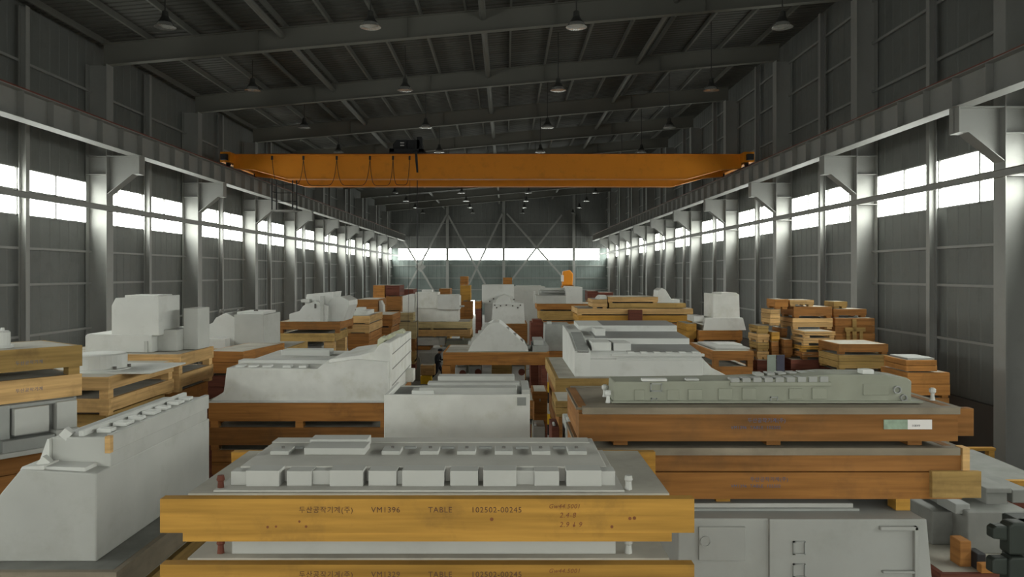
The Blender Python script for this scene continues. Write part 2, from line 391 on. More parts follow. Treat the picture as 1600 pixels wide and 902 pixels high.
# rafters
for k in KS:
    y = colY(k)
    lab = ('dark steel roof beam, %s one from the camera' % ORD[k - 1]) if k >= 1 else 'steel roof beam above the camera, %s nearest' % ORD[-k]
    r = empty('roof_beam', (XL, y, raft(XL)), 0, lab, 'beam', 'roof beams'); o = r.location
    def band(name, z0, z1, hw):
        MB().prism_y([(XL - .2, raft(XL - .2) + z0), (XR + .2, raft(XR + .2) + z0), (XR + .2, raft(XR + .2) + z1), (XL - .2, raft(XL - .2) + z1)], y - hw, y + hw).build(name, 'steel_dark', r, o)
    band('flange', 0, .018, .13); band('web', .018, .70, .006); band('flange', .70, .72, .13)
    for j in range(1, 5):
        x = XL + (XR - XL) * j / 5
        MB().box(x - .006, x + .006, y - .12, y + .12, raft(x) + .02, raft(x) + .69).build('stiffener', 'steel_dark', r, o)

# runway girders and the long wall rails
for side, gx, s in (('left', GXL, 1), ('right', GXR, -1)):
    r = empty('runway_girder', (gx, 40, ZG), 0, 'long grey crane runway girder with stiffeners along the %s wall' % side, 'girder'); o = r.location
    ym = (Y0 + Y1) / 2
    MB().box(gx - .2, gx + .2, Y0 + .2, Y1 - .6, ZG, ZG + .022).build('bottom_flange', 'steel_paint', r, o)
    MB().box(gx - .2, gx + .2, Y0 + .2, Y1 - .6, ZG + .70, ZG + .72).build('top_flange', 'steel_paint', r, o)
    MB().box(gx - .008, gx + .008, Y0 + .2, Y1 - .6, ZG + .022, ZG + .70).build('web', 'steel_paint', r, o)
    MB().box(gx - .04, gx + .04, Y0 + .2, Y1 - .6, ZG + .72, ZG + .82).build('rail', 'rail_steel', r, o)
    y = YC - 4 * BAY
    while y < Y1 - .7:
        piece('stiffener', 'steel_paint', r, (0, y - 40, .36), (.36, .014, .67)); y += 1.25
    xf = (XL if side == 'left' else XR) + s * .075
    zz = H + (2.12 if side == 'left' else 2.31)
    rr = empty('wall_rail', (xf, 40, zz), 0, 'grey steel rail running past the columns along the %s window band' % side, 'rail')
    piece('rail_web', 'steel_paint', rr, (0, ym - 40, 0), (.03, Y1 - Y0 - 1, .16))
    for dz in (-.08, .08): piece('rail_lip', 'steel_paint', rr, (s * .035, ym - 40, dz), (.07, Y1 - Y0 - 1, .015))

# high-bay lamps
lx = (-9.62, -3.82, 2.0, 7.82); ZL = H + 6.95
def lamp_proto():
    r = empty('high_bay_lamp', (0, 0, 0))
    MB().lathe([(.30, 0), (.285, .012), (.20, .13), (.12, .20), (.10, .20), (.18, .12), (.27, .0)][:4] + [(.09, .2)], n=18).build('reflector', 'lamp_reflector', r, smooth=False)
    MB().lathe([(.225, .115), (.14, .22), (.10, .30), (.085, .44), (.05, .47)], n=16).build('housing', 'lamp_shell', r)
    MB().lathe([(.27, -.004), (.05, -.03)], n=18).build('diffuser', 'lamp_reflector', r)
    return r
lp = lamp_proto(); first = True
side_names = ['leftmost', 'second from left', 'third from left', 'rightmost']
for k in range(10):
    for j, x in enumerate(lx):
        y = 21.7 + BAY * k
        if first: r = lp; first = False
        else:
            r = lp.copy(); C.objects.link(r)
            for ch in lp.children:
                if ch.name.startswith('hanger'): continue
                c = ch.copy(); C.objects.link(c); c.parent = r
        r.location = (x, y, ZL)
        tag(r, 'round high-bay lamp on a rod, %s in the %s row from the camera' % (side_names[j], ORD[k]), 'lamp', 'high-bay lamps under the roof')
        MB().tube([(0, 0, .46), (0, 0, roofz(x) - ZL - .0)], .018, 6).build('hanger_rod', 'lamp_shell', r)

# ------------------------------------------------------------------ overhead crane
def crane():
    y1, y2 = 34.0, 36.9; zt, zb = H + 5.27, H + 4.19; ze = H + 4.66
    r = empty('overhead_crane', (-.8, 35.4, zb), 0, 'orange-yellow double-girder overhead crane spanning the hall', 'crane'); o = r.location
    for y in (y1, y2):
        xl, xr = GXL + .15, GXR - .15
        g = MB().prism_y([(xl, zb + .47), (xl + 1.0, zb + .38), (xl + 2.4, zb), (xr - 2.4, zb), (xr - 1.0, zb + .38), (xr, zb + .47), (xr, zt - .02), (xl, zt - .02)], y, y + .42).build('girder', 'crane_yellow', r, o)
        MB().box(xl, xr, y - .05, y + .47, zt - .02, zt).build('girder_flange', 'crane_yellow', g, o)
        MB().prism_y([(xl + 1.0, zb + .36), (xl + 2.4, zb - .02), (xr - 2.4, zb - .02), (xr - 1.0, zb + .36), (xr - 1.0, zb + .38), (xr - 2.4, zb), (xl + 2.4, zb), (xl + 1.0, zb + .38)], y - .06, y + .48).build('bottom_plate', 'crane_yellow', g, o)
        MB().box(xl + 1, xr - 1, y + .18, y + .24, zt, zt + .05).build('trolley_rail', 'rail_steel', g, o)
    for gx in (GXL, GXR):
        t = MB().box(gx - .22, gx + .22, 33.4, 37.9, ZG + .98, ZG + 1.42).build('end_truck', 'crane_yellow', r, o)
        for y in (33.8, 37.5):
            MB().lathe([(.17, -.05), (.17, .05)], (gx, y, ZG + .99), 14, 'x').build('wheel', 'machine_black', t, o)
        MB().box(gx - .14, gx + .14, 33.2, 33.4, ZG + 1.05, ZG + 1.3).build('buffer', 'machine_black', t, o)
    # festoon cable: carriers on a track along the front girder, loops between
    px = [415, 450, 499, 551, 597, 628]
    xs = [W(p, 33.85) for p in (425, 474, 526, 578, 614, 640)]
    zc = Z(249, 33.85); zl = [Z(q, 33.85) for q in (289, 290, 290, 290, 289)]
    MB().box(xs[0] - .4, xs[-1] + .3, 33.83, 33.89, zt - .10, zt - .05).build('cable_track', 'crane_yellow', r, o)
    for i in range(len(xs) - 1):
        pts = []
        for q in range(41):
            t = q / 40; u = abs(2 * t - 1)
            pts.append((xs[i] + (xs[i + 1] - xs[i]) * t, 33.86, zl[i] + (zc - zl[i]) * u ** 7))
        MB().tube(pts, .014, 5).build('festoon_cable', 'machine_black', r, o)
    for x in xs: MB().box(x - .04, x + .04, 33.83, 33.9, zc - .02, zt - .1).build('cable_carrier', 'machine_black', r, o)
    # hanging maintenance cage under the left end
    a, b = W(429, 36), W(461, 36); zt2, z2 = zb + .2, Z(329, 36)
    cg = empty('access_cage', (0, 0, 0)); cg.parent = r
    for x in (a, b):
        for y in (35.6, 36.3): MB().box(x - .025, x + .025, y - .025, y + .025, z2, zt2).build('cage_post', 'machine_black', cg, o)
    MB().box(a - .05, b + .05, 35.55, 36.35, z2 - .05, z2).build('cage_floor', 'steel_paint', cg, o)
    for z in (z2 + .45, z2 + .85):
        MB().box(a, b, 36.28, 36.32, z - .015, z + .015).build('guard_rail', 'machine_black', cg, o)
        MB().box(a - .02, a + .02, 35.6, 36.3, z - .015, z + .015).build('guard_rail', 'machine_black', cg, o)
    # trolley
    x0, x1 = W(614, 35.2), W(665, 35.2)
    t = empty('hoist_trolley', ((x0 + x1) / 2, 35.6, zt + .05), 0, 'black hoist trolley riding on the crane with rope and hook block', 'hoist'); o = t.location
    f = MB().box(x0, x1, 34.1, 34.35, zt + .05, zt + .25).box(x0, x1, 37.0, 37.25, zt + .05, zt + .25).box(x0, x0 + .2, 34.1, 37.25, zt + .12, zt + .3).box(x1 - .2, x1, 34.1, 37.25, zt + .12, zt + .3)
    f.build('trolley_frame', 'machine_black', t, o)
    MB().lathe([(.33, -.5), (.33, .5)], ((x0 + x1) / 2, 35.6, zt + .45), 18, 'x').build('rope_drum', 'machine_black', t, o)
    MB().prism_y([(x0 + .08, zt + .3), (x0 + .72, zt + .3), (x0 + .72, zt + .74), (x0 + .25, zt + .74), (x0 + .08, zt + .55)], 34.6, 36.6).build('gearbox', 'machine_black', t, o)
    MB().box(x1 - .75, x1 - .2, 34.5, 36.2, zt + .3, zt + .72).build('motor', 'machine_black', t, o)
    MB().box(x1 - .32, x1 - .1, 34.5, 34.9, zt + .3, zt + .86).build('control_box', 'machine_black', t, o)
    for dz in (.46, .58): MB().box(x0 + .42, x0 + .6, 34.55, 34.6, zt + dz, zt + dz + .04).build('name_plate', 'paper_white', t, o)
    ax = W(650, 33.7); MB().prism_y([(ax - .05, zt + .1), (ax - .02, zt - .35), (ax + .03, zt - .86), (ax + .11, zt - .86), (ax + .08, zt - .35), (ax + .05, zt + .1)], 33.6, 33.68).build('collector_arm', 'machine_black', t, o)
    MB().box(ax - .04, ax + .04, 33.6, 34.3, zt + .06, zt + .14).build('arm_stub', 'machine_black', t, o)
    hx = W(652, 35.6); hz = Z(559, 35.6)
    for dx in (-.012, .012):
        MB().tube([(hx + dx, 35.6 + dx * 4, zt + .2), (hx + dx, 35.6 + dx * 4, hz)], .012, 5).build('wire_rope', 'machine_black', t, o)
    MB().tube([(hx - .32, 35.55, zt + .2), (W(637, 35.5), 35.55, 1.2)], .008, 5).build('pendant_cable', 'machine_black', t, o)
    hb = MB().prism_y([(hx - .10, .02), (hx + .16, .02), (hx + .16, hz - .02), (hx + .02, hz + .05), (hx - .02, hz - .06), (hx - .01, hz - .5), (hx - .17, hz - .68), (hx - .17, .02)], 35.48, 35.72).build('hook_block', 'hook_olive', t, o, .02)
    MB().prism_y([(hx - .15, hz - .18), (hx - .06, hz - .14), (hx + .07, hz + .02), (hx + .0, hz + .04)], 35.52, 35.6).build('latch', 'machine_black', hb, o)
crane()

# ------------------------------------------------------------------ crates and castings: builders
def crate(label, x0, x1, y0, y1, zb, zt, m='wood_brown', n=1, gap=.10, over=0.0, rz=0.0, lip=True, group=None, deck='deck_dusty', name='timber_crate', posts=True, cat='crate'):
    """open timber crate: corner blocks, boards on four sides, a deck; (x0..x1, y0..y1) its plan, zb..zt its height"""
    cx, cy = (x0 + x1) / 2, (y0 + y1) / 2; w_, l_ = x1 - x0, y1 - y0; h = zt - zb
    r = empty(name, (cx, cy, zb), rz, label, cat, group)
    t = min(.06, w_ * .12); g = min(gap, h * .4); bh = (h - g) / n
    for i in range(n):
        zc = g + bh * (i + .5); j = random.uniform(-.006, .006)
        for s in (-1, 1):
            piece('plank', m, r, (j, s * (l_ / 2 - t / 2), zc), (w_ + 2 * over, t, bh - (.010 if n > 1 else 0)))
            piece('plank', m, r, (s * (w_ / 2 - t / 2) , 0, zc), (t * .98, l_ - 2 * t, bh - (.014 if n > 1 else .006)))
    piece('deck', deck, r, (0, 0, h - .012), (w_ - 2 * t, l_ - 2 * t, .022))
    if posts and g > .02:
        nx = 2 if w_ < 2.2 else 3
        for i in range(nx):
            for s in (-1, 1):
                px = -w_ / 2 + .09 + (w_ - .18) * i / (nx - 1)
                piece('bearer', m, r, (px, s * (l_ / 2 - .10), g / 2), (.14, .16, g))
    return r

def stack(x0, x1, y0, y1, ztop, what, mats=('wood_brown',), pitch=.55, zb=0.0, gap=.14, n=2, rz=0.0, jit=.03):
    """crates piled from the floor up to ztop to carry a thing"""
    k = max(1, round((ztop - zb) / pitch)); hh = (ztop - zb) / k
    for i in range(k):
        dx, dy = (random.uniform(-jit, jit) for _ in range(2))
        down = k - 1 - i
        crate('%s timber crate below %s, counting down' % (ORD[down], what), x0 + dx, x1 + dx, y0 + dy, y1 + dy, zb + i * hh, zb + (i + 1) * hh,
              mats[(k - i) % len(mats)], n, gap, 0, rz, group='crates stacked below ' + what)

def casting(label, loc, name='machine_casting', cat='casting', rz=0.0, group=None):
    return empty(name, loc, rz, label, cat, group)

def px_poly(pts, d): return [(W(a, d), Z(b, d)) for a, b in pts]

# ------------------------------------------------------------------ A  table crates in the front
def table_crate(i):
    dz = -.386 * i
    d = 4.5; zd = Z(777, d) + dz
    r = empty('table_crate', (-.46, 5.1, zd - .27), 0,
              ['ochre timber crate in the foreground carrying the slotted table casting, black stencilled front beam',
               'ochre timber crate second from the top of the foreground stack'][i] if i < 2 else '%s ochre crate down in the foreground stack below the picture edge' % ORD[i],
              'crate', 'ochre table crates in the foreground stack'); o = r.location
    zt, zb = Z(780, d) + dz, Z(833, d) + dz; zl = Z(847, d) + dz
    def bd(name, m, x0, x1, y0, y1, z0, z1): return piece(name, m, r, ((x0 + x1) / 2 - o[0], (y0 + y1) / 2 - o[1], (z0 + z1) / 2 - o[2]), (x1 - x0, y1 - y0, z1 - z0))
    xa, xb = W(250, d), W(1085, d); da, db = W(285, d), W(1050, d)
    bd('front_beam', 'wood_ochre', xa, xb, 4.5, 4.575, zb, zt)
    bd('front_sill', 'wood_ochre', da, db, 4.505, 4.57, zl, zb)
    bd('back_beam', 'wood_ochre', xa, xb, 5.67, 5.745, zb, zt)
    bd('back_sill', 'wood_ochre', da, db, 5.675, 5.74, zl, zb)
    for x0, x1 in ((da, da + .07), (db - .07, db)): bd('side_beam', 'wood_ochre', x0, x1, 4.575, 5.67, zb, zd - .025)
    for x0 in (da + .5, da + 1.4, db - .6): bd('cross_beam', 'wood_ochre', x0, x0 + .1, 4.575, 5.67, zb, zd - .025)
    bd('deck', 'deck_dusty', da, db, 4.575, 5.67, zd - .024, zd)
    # stencilled front
    if i < 2:
        zt_ = Z(801, d) + dz if i == 0 else Z(902, d)
        ly = 4.4985
        def tx(b, p, sz, m='ink_brown', sh=0, dzz=0): text(b, sz, m, r, (W(p, d) - o[0], ly - o[1], zt_ + dzz - o[2]), shear=sh)
        tx('두산공작기계(주)', 467, .042); tx('VM1396' if i == 0 else 'VM1329', 580, .046); tx('TABLE', 669, .046); tx('102502-00245', 736, .046)
        tx('Gw44.5001', 857, .036, 'ink_red', .25, .024); tx('2.4-8', 874, .042, 'ink_red', .2, -.03); tx('2.9 1 9', 874, .042, 'ink_red', .2, -.085)
        rnd = random.Random(4 + i)
        for _ in range(9):      # knots
            kx = rnd.uniform(xa + .2, xb - .15); kz = rnd.uniform(zb + .03, zt - .1)
            MB().lathe([(rnd.uniform(.006, .012), -.001), (.004, .0)], (kx, ly + .0008, kz), 7, 'y').build('knot', 'ink_red', r, o)
    # the casting
    c = casting(['grey machine table casting with T-slot blocks on the foremost ochre crate', 'grey table casting squeezed between the two foreground crates'][i] if i < 2 else
                '%s grey table casting down in the foreground stack below the picture edge' % ORD[i], (-.5, 5.1, zd), 'table_casting', 'casting', 0, 'table castings in the foreground stack'); o = c.location
    y0 = 4.68; zz = zd
    if i == 0:
        MB().box(W(375, 4.8), W(948, 4.8), 4.80, 5.62, zz, zz + .105).build('table_body', 'cast_table', c, o, .008)
        MB().box(W(335, 4.62), W(975, 4.62), 4.60, 5.64, zz, zz + .012).build('base_lip', 'cast_table', c, o, .003)
        segs = [(358, 384, .085, .03), (384, 436, .098, 0), (447, 486, .092, .012), (486, 515, .088, .04), (515, 567, .1, 0), (575, 619, .094, .012), (619, 628, .085, .05), (628, 694, .1, 0), (703, 747, .094, .012), (755, 807, .1, 0), (807, 835, .088, .04), (835, 874, .092, .012), (885, 940, .1, 0), (940, 962, .09, .02)]
        for a, b, h, dy in segs:
            MB().box(W(a, 4.68), W(b, 4.68), y0 + dy, 4.81, zz + .012, zz + .012 + h * .98).build('slot_block', 'cast_front', c, o, .003)
        for a, b in ((422, 451), (596, 625), (656, 685), (714, 743), (773, 801), (831, 860), (888, 917)):
            p = MB().box(W(a, 5.1), W(b, 5.1), 5.10, 5.25, zz + .105, zz + .13).build('pad', 'cast_front', c, o, .003)
            MB().lathe([(.012, 0), (.012, .012)], ((W(a, 5.1) + W(b, 5.1)) / 2, 5.19, zz + .13), 8).build('bolt', 'raw_iron', p, o)
        MB().box(W(475, 5.1), W(570, 5.1), 5.10, 5.30, zz + .105, zz + .15).build('raised_block', 'cast_front', c, o, .004)
        MB().box(W(484, 5.3), W(574, 5.3), 5.30, 5.45, zz + .105, zz + .165).build('raised_block', 'cast_front', c, o, .004)
        for a, b in ((453, 474), (632, 650), (690, 710), (748, 768), (806, 826), (864, 884)):
            MB().box(W(a, 5.28), W(b, 5.28), 5.27, 5.31, zz + .105, zz + .118).build('slot_rib', 'cast_dark', c, o)
        MB().box(W(428, 5.5), W(920, 5.5), 5.45, 5.60, zz + .105, zz + .114).build('back_rail', 'cast_table', c, o, .004)
    else:
        MB().box(W(360, 4.62), W(963, 4.62), 4.64, 5.6, zz, zz + .11).build('table_body', 'cast_front', c, o, .006)
    # shackle bolts
    for p, m in ((345, 'wood_red'), (982, 'cast_front')):
        b = MB().lathe([(.022, 0), (.018, .05), (.026, .06), (.02, .085)], (W(p, 4.66), 4.66, zd), 8)
        b.build('lifting_eye', m, c, o)
for i in range(9): table_crate(i)
tz = Z(847, 4.5) - .386 * 8
for x, sd in ((-1.6, 'left'), (-.45, 'middle'), (.7, 'right')):
    tag(MB().box(x - .1, x + .1, 4.52, 5.72, 0, tz).build('timber_bearer', 'wood_ochre'), 'thick timber bearer on the floor under the foreground crates, %s one' % sd, 'timber', 'bearers under the foreground stack')

# ------------------------------------------------------------------ B  long crates on the right with the saddle casting
def right_stack():
    d = 6.4; x0, x1 = W(905, d), W(1503, d); y1 = 7.62
    # C: big casting below
    dc = 6.2; zt = Z(812, dc); zb = .6
    c = casting('light grey column casting with round and square holes under the long brown crates', ((x0 + x1) / 2, 6.9, zb), 'column_casting'); o = c.location
    xa, xb, xs = W(1060, dc), W(1447, dc), W(1202, dc)
    body = MB().prism_y([(xa, zb), (xb + .22, zb), (xb, zt), (xa, zt)], dc + .02, 7.5).build('body', 'cast_drab', c, o, .012)
    MB().prism_y([(xs, zb), (xb + .22, zb), (xb, zt + .004), (xs, zt + .004)], dc - .008, dc + .03).build('front_plate', 'cast_drab', c, o, .006)
    MB().box(W(1092, dc), W(1165, dc), dc - .004, dc + .03, Z(876, dc), Z(824, dc)).build('cover_plate', 'cast_drab', c, o, .004)
    MB().lathe([(.044, 0), (.044, -.012), (.034, -.012), (.034, -.006)], (W(1102, dc), dc - .004, Z(846, dc)), 20, 'y').build('boss_ring', 'cast_drab', c, o)
    for q in (845, 880):
        a, b, z1, z0 = W(1238, dc), W(1257, dc), Z(q, dc), Z(q + 21, dc)
        for bx in ((a, a + .016, z0, z1), (b - .008, b, z0, z1), (a, b, z0, z0 + .010), (a, b, z1 - .010, z1)):
            MB().box(bx[0], bx[1], dc - .022, dc - .006, bx[2], bx[3]).build('hole_rim', 'cast_dark', c, o)
    # recessed panel right: raised frame round it
    a, b, z1, z0 = W(1376, dc), W(1425, dc), Z(827, dc), Z(890, dc)
    for bx in ((b, b + .03, z0 - .1, z1 + .03), (a - .02, b + .03, z1, z1 + .03), (a, b, z0 - .02, z0)):
        MB().box(bx[0], bx[1], dc - .045, dc, bx[2], bx[3]).build('panel_rim', 'cast_drab', c, o, .006)
    MB().box(W(1080, 6.5), W(1329, 6.5), 6.45, 6.75, zt, zt + .055).build('top_rail', 'cast_front', c, o, .006)
    MB().box(W(1080, 6.5), W(1336, 6.5), 6.42, 6.80, zt, zt + .02).build('top_rail', 'cast_dark', c, o)
    stack(W(1075, dc) , xb + .1, 6.3, 7.5, zb, 'the column casting on the right', ('wood_orange',), .6)
    # lower long crate
    z0, z1 = Z(780, d), Z(700, d)
    for (p, dd) in ((1411, 6.42), (1130, 6.5)):
        for yy in (dd, 7.3):
            tag(MB().box(W(p, dd) - .06, W(p, dd) + .06, yy, yy + .14, zt + .004, z0).build('spacer_block', 'wood_ochre'),
                'ochre spacer block between the column casting and long crate, %s %s' % ('near' if yy < 7 else 'far', 'right' if p > 1200 else 'left'), 'block', 'spacer blocks on the column casting')
    for k, (za, zc, lab) in enumerate(((z0, z1, 'long weathered brown crate, lower of the two on the right'), (Z(690, d), Z(637, d), 'long weathered brown crate with a paper label, bearing the green-grey casting'))):
        r = empty('long_crate', ((x0 + x1) / 2, 7.0, za), 0, lab, 'crate', 'long brown crates on the right'); o = r.location
        def bd(name, m, a, b, ya, yb, c0, c1): return piece(name, m, r, ((a + b) / 2 - o[0], (ya + yb) / 2 - o[1], (c0 + c1) / 2 - o[2]), (b - a, yb - ya, c1 - c0))
        lip = .06 if k == 0 else .055
        for ya, yb in ((d, d + .07), (y1 - .07, y1)):
            if k == 0:
                zm = Z(738, d)
                bd('plank', 'wood_brown', x0, x1, ya + .012, yb - .01, zm + .004, zc - lip); bd('plank', 'wood_orange', x0, x1, ya, yb, za, zm - .004)
            else: bd('plank', 'wood_brown', x0, x1 - .03, ya + .006, yb, za, zc - lip)
            bd('lip_board', 'deck_worn', x0 + .03, x1 - .02, ya - .012, yb + .012, zc - lip, zc)
        for xa_, xb_ in ((x0, x0 + .07), (x1 - .1, x1 - .03)):
            bd('side_plank', 'wood_brown', xa_, xb_, d + .07, y1 - .07, za, zc - .004)
            bd('side_lip', 'deck_worn', xa_ - .02, xb_ + .07, d + .06, y1 - .06, zc - .03, zc - .010)
        bd('deck', 'deck_worn', x0 + .07, x1 - .1, d + .07, y1 - .07, zc - .03, zc - .006)
        for bx in (x0 + .3, (x0 + x1) / 2, x1 - .4):
            if k == 1: bd('bearer', 'wood_brown', bx, bx + .12, d + .1, y1 - .1, Z(700, d), za)
        if k == 0:
            bd('end_block', 'wood_olive', W(1452, d), W(1528, d), d - .045, d - .002, Z(776, d), Z(735, d))
            bd('corner_post', 'wood_pale', x1 + .002, x1 + .06, d - .01, d + .1, Z(735, d), Z(700, d))
        else:
            bd('end_block', 'wood_brown', x1 - .02, W(1526, d), d + .04, d + .13, Z(683, d), Z(640, d))
            a, b, m_ = W(1381, d), W(1456, d), W(1418, d); t1, t0 = Z(656, d), Z(671, d)
            lb = bd('paper_label', 'paper_green', a, m_, d - .003, d + .006, t0, t1); lb['label'] = 'faded green paper label'
            lb = bd('paper_label', 'paper_white', m_, b, d - .003, d + .006, t0, t1); lb['label'] = 'white paper label with a printed number'
            text('10849', .026, 'ink_black', r, (W(1424, d) - o[0], d - .0038 - o[1], Z(667, d) - o[2]))
        zz = (Z(660, d), Z(670.5, d)) if k else (Z(752, d), Z(762, d))
        text('두산공작기계(주)', .042, 'ink_blue', r, (W(1172 if k == 0 else 1168, d) - o[0], d - .0015 - o[1], zz[0] - o[2]))
        text('VM1396  TABLE  102502', .036, 'ink_blue', r, (W(1142, d) - o[0], d - .0015 - o[1], zz[1] - o[2]))
    # saddle casting
    dd = 6.62; zd = Z(637, d) + .002; hx = lambda p: W(p, dd)
    c = casting('long green-grey saddle casting with square pads lying on the labelled brown crate', (hx(1190), 6.9, zd), 'saddle_casting'); o = c.location
    zz = lambda q: Z(q, dd)
    MB().prism_y([(hx(958), zd), (hx(1424), zd), (hx(1425), zz(596)), (hx(1418), zz(591)), (hx(1392), zz(588)), (hx(1385), zz(586)), (hx(1300), zz(585)), (hx(1215), zz(592)), (hx(1140), zz(595)), (hx(960), zz(597))], dd, 6.98).build('body', 'cast_green', c, o, .012)
    MB().box(hx(955), hx(1440), dd - .03, 7.05, zd, zd + .018).build('base_flange', 'cast_green', c, o, .004)
    for a, b, q0, q1, dp in ((991, 1007, 609, 626, .010), (1042, 1061, 609, 626, .010), (1075, 1097, 608, 625, .014), (1122, 1144, 607, 625, .014), (1159, 1181, 606, 625, .014), (1232, 1253, 607, 624, .014), (1268, 1291, 606, 624, .014), (1348, 1389, 600, 618, .008)):
        MB().box(hx(a), hx(b), dd - dp, dd + .01, zz(q1), zz(q0)).build('pad', 'cast_green', c, o, .006)
    for a, b, q0, q1 in ((1016, 1034, 599, 612), (1203, 1215, 620, 629), (1017, 1026, 622, 629)):
        for e in ((a, a + 1.6, q0, q1), (b - 1.2, b, q0, q1), (a, b, q0, q0 + 1.6), (a, b, q1 - 2, q1)):
            MB().box(hx(e[0]), hx(e[1]), dd - .012, dd + .01, zz(e[3]), zz(e[2])).build('recess_rim', 'cast_dark', c, o)
    MB().box(hx(1003), hx(1042), dd - .012, dd + .06, zz(596), zz(592)).build('machined_strip', 'cast_white', c, o, .003)
    MB().box(hx(1072), hx(1092), dd - .010, dd + .06, zz(595), zz(592)).build('machined_strip', 'cast_paint', c, o, .003)
    MB().box(hx(1140), hx(1298), dd - .02, dd + .08, zz(603), zz(597)).build('guide_ledge', 'cast_green', c, o, .004)
    for k in range(9):
        a = 1142 + k * 17.3
        MB().box(hx(a), hx(a + 13), dd - .015, dd + .1, zz(597), zz(591 - .35 * k)).build('gib_block', 'cast_drab', c, o, .003)
        if 1 < k < 8: MB().box(W(a + 4, 6.85), W(a + 16, 6.85), 6.83, 6.95, Z(592, 6.85), Z(584 - .5 * k, 6.85)).build('gib_block', 'cast_drab', c, o, .003)
    MB().box(hx(1352), hx(1370), dd + .05, dd + .15, zz(588), zz(579)).build('top_lug', 'cast_white', c, o, .003)
    for px_, py_, rr in ((1401, 609, .035), (1411, 621.5, .03)):
        MB().lathe([(rr, .012), (rr, -.02), (rr * .7, -.02), (rr * .65, .012)], (hx(px_), dd - .002, zz(py_)), 16, 'y').build('socket_ring', 'cast_dark', c, o)
    for px_, yy in ((950, 6.62), (1457, 6.75), (945, 6.95)):
        MB().lathe([(.022, 0), (.016, .03), (.016, .06), (.028, .075), (.028, .10), (.015, .11)], (W(px_, yy), yy, zd), 10).build('lifting_eye', 'cast_white', c, o)
right_stack()

# ------------------------------------------------------------------ D  white column casting lower left
def left_block():
    xr = -3.73; zb = Z(878, 7.0)
    c = casting('large light grey column casting with a sloped side in the lower left foreground', (-4.3, 8.3, zb), 'column_casting'); o = c.location
    MB().prism_y([(-5.12, zb), (xr, zb), (xr, 3.17), (-4.42, 3.21)], 7.0, 9.67).build('body', 'cast_paint', c, o, .012)
    MB().box(-4.29, xr - .004, 7.26, 9.62, 3.16, 3.45).build('upper_body', 'cast_paint', c, o, .012)
    MB().prism_x([(7.26, 3.3), (9.66, 3.3), (9.66, 3.47), (7.3, 3.47)], xr - .06, xr + .0).build('side_rail', 'cast_paint', c, o, .006)
    MB().prism_x([(7.3, 3.44), (9.66, 3.44), (9.66, 3.50), (7.3, 3.50)], xr - .33, xr - .28).build('inner_rail', 'cast_white', c, o, .004)
    for k in range(7):
        y = 7.45 + k * .31
        MB().box(xr - .24, xr - .10, y, y + (.17 if k % 2 else .11), 3.45, 3.49).build('clamp_block', 'cast_white', c, o, .004)
    MB().prism_y([(-4.44, 3.20), (-4.22, 3.20), (-4.22, 3.24), (-4.42, 3.23)], 7.02, 7.26).build('rib', 'cast_white', c, o, .003)
    MB().prism_y([(-4.40, 3.19), (-4.29, 3.19), (-4.29, 3.44), (-4.31, 3.44)], 7.22, 7.3).build('gusset', 'cast_white', c, o, .003)
    MB().prism_y([(-4.30, 3.185), (-3.86, 3.175), (-3.86, 3.215), (-4.30, 3.225)], 7.05, 7.26).build('ledge', 'cast_white', c, o, .004)
    for x, y, z in ((W(105, 7.3), 7.30, 3.475), (W(68, 7.1), 7.12, 3.25)):
        q = piece('lug', 'cast_white', c, (x - o[0], y - o[1], z - o[2]), (.085, .085, .085), (0, R(42), R(10)))
    MB().box(xr - .05, xr + .002, 7.24, 7.30, 3.3, 3.46).build('raw_corner', 'wood_pale', c, o, .003)
    r = crate('grey dusty crate deck under the large casting in the lower left', -5.3, -3.42, 6.75, 9.8, zb - .35, zb, 'deck_worn', 1, .1, deck='shaded_dark_casting')
    stack(-5.2, -3.5, 6.85, 9.7, zb - .35, 'the large casting in the lower left', ('wood_brown', 'wood_olive'), .62)
left_block()

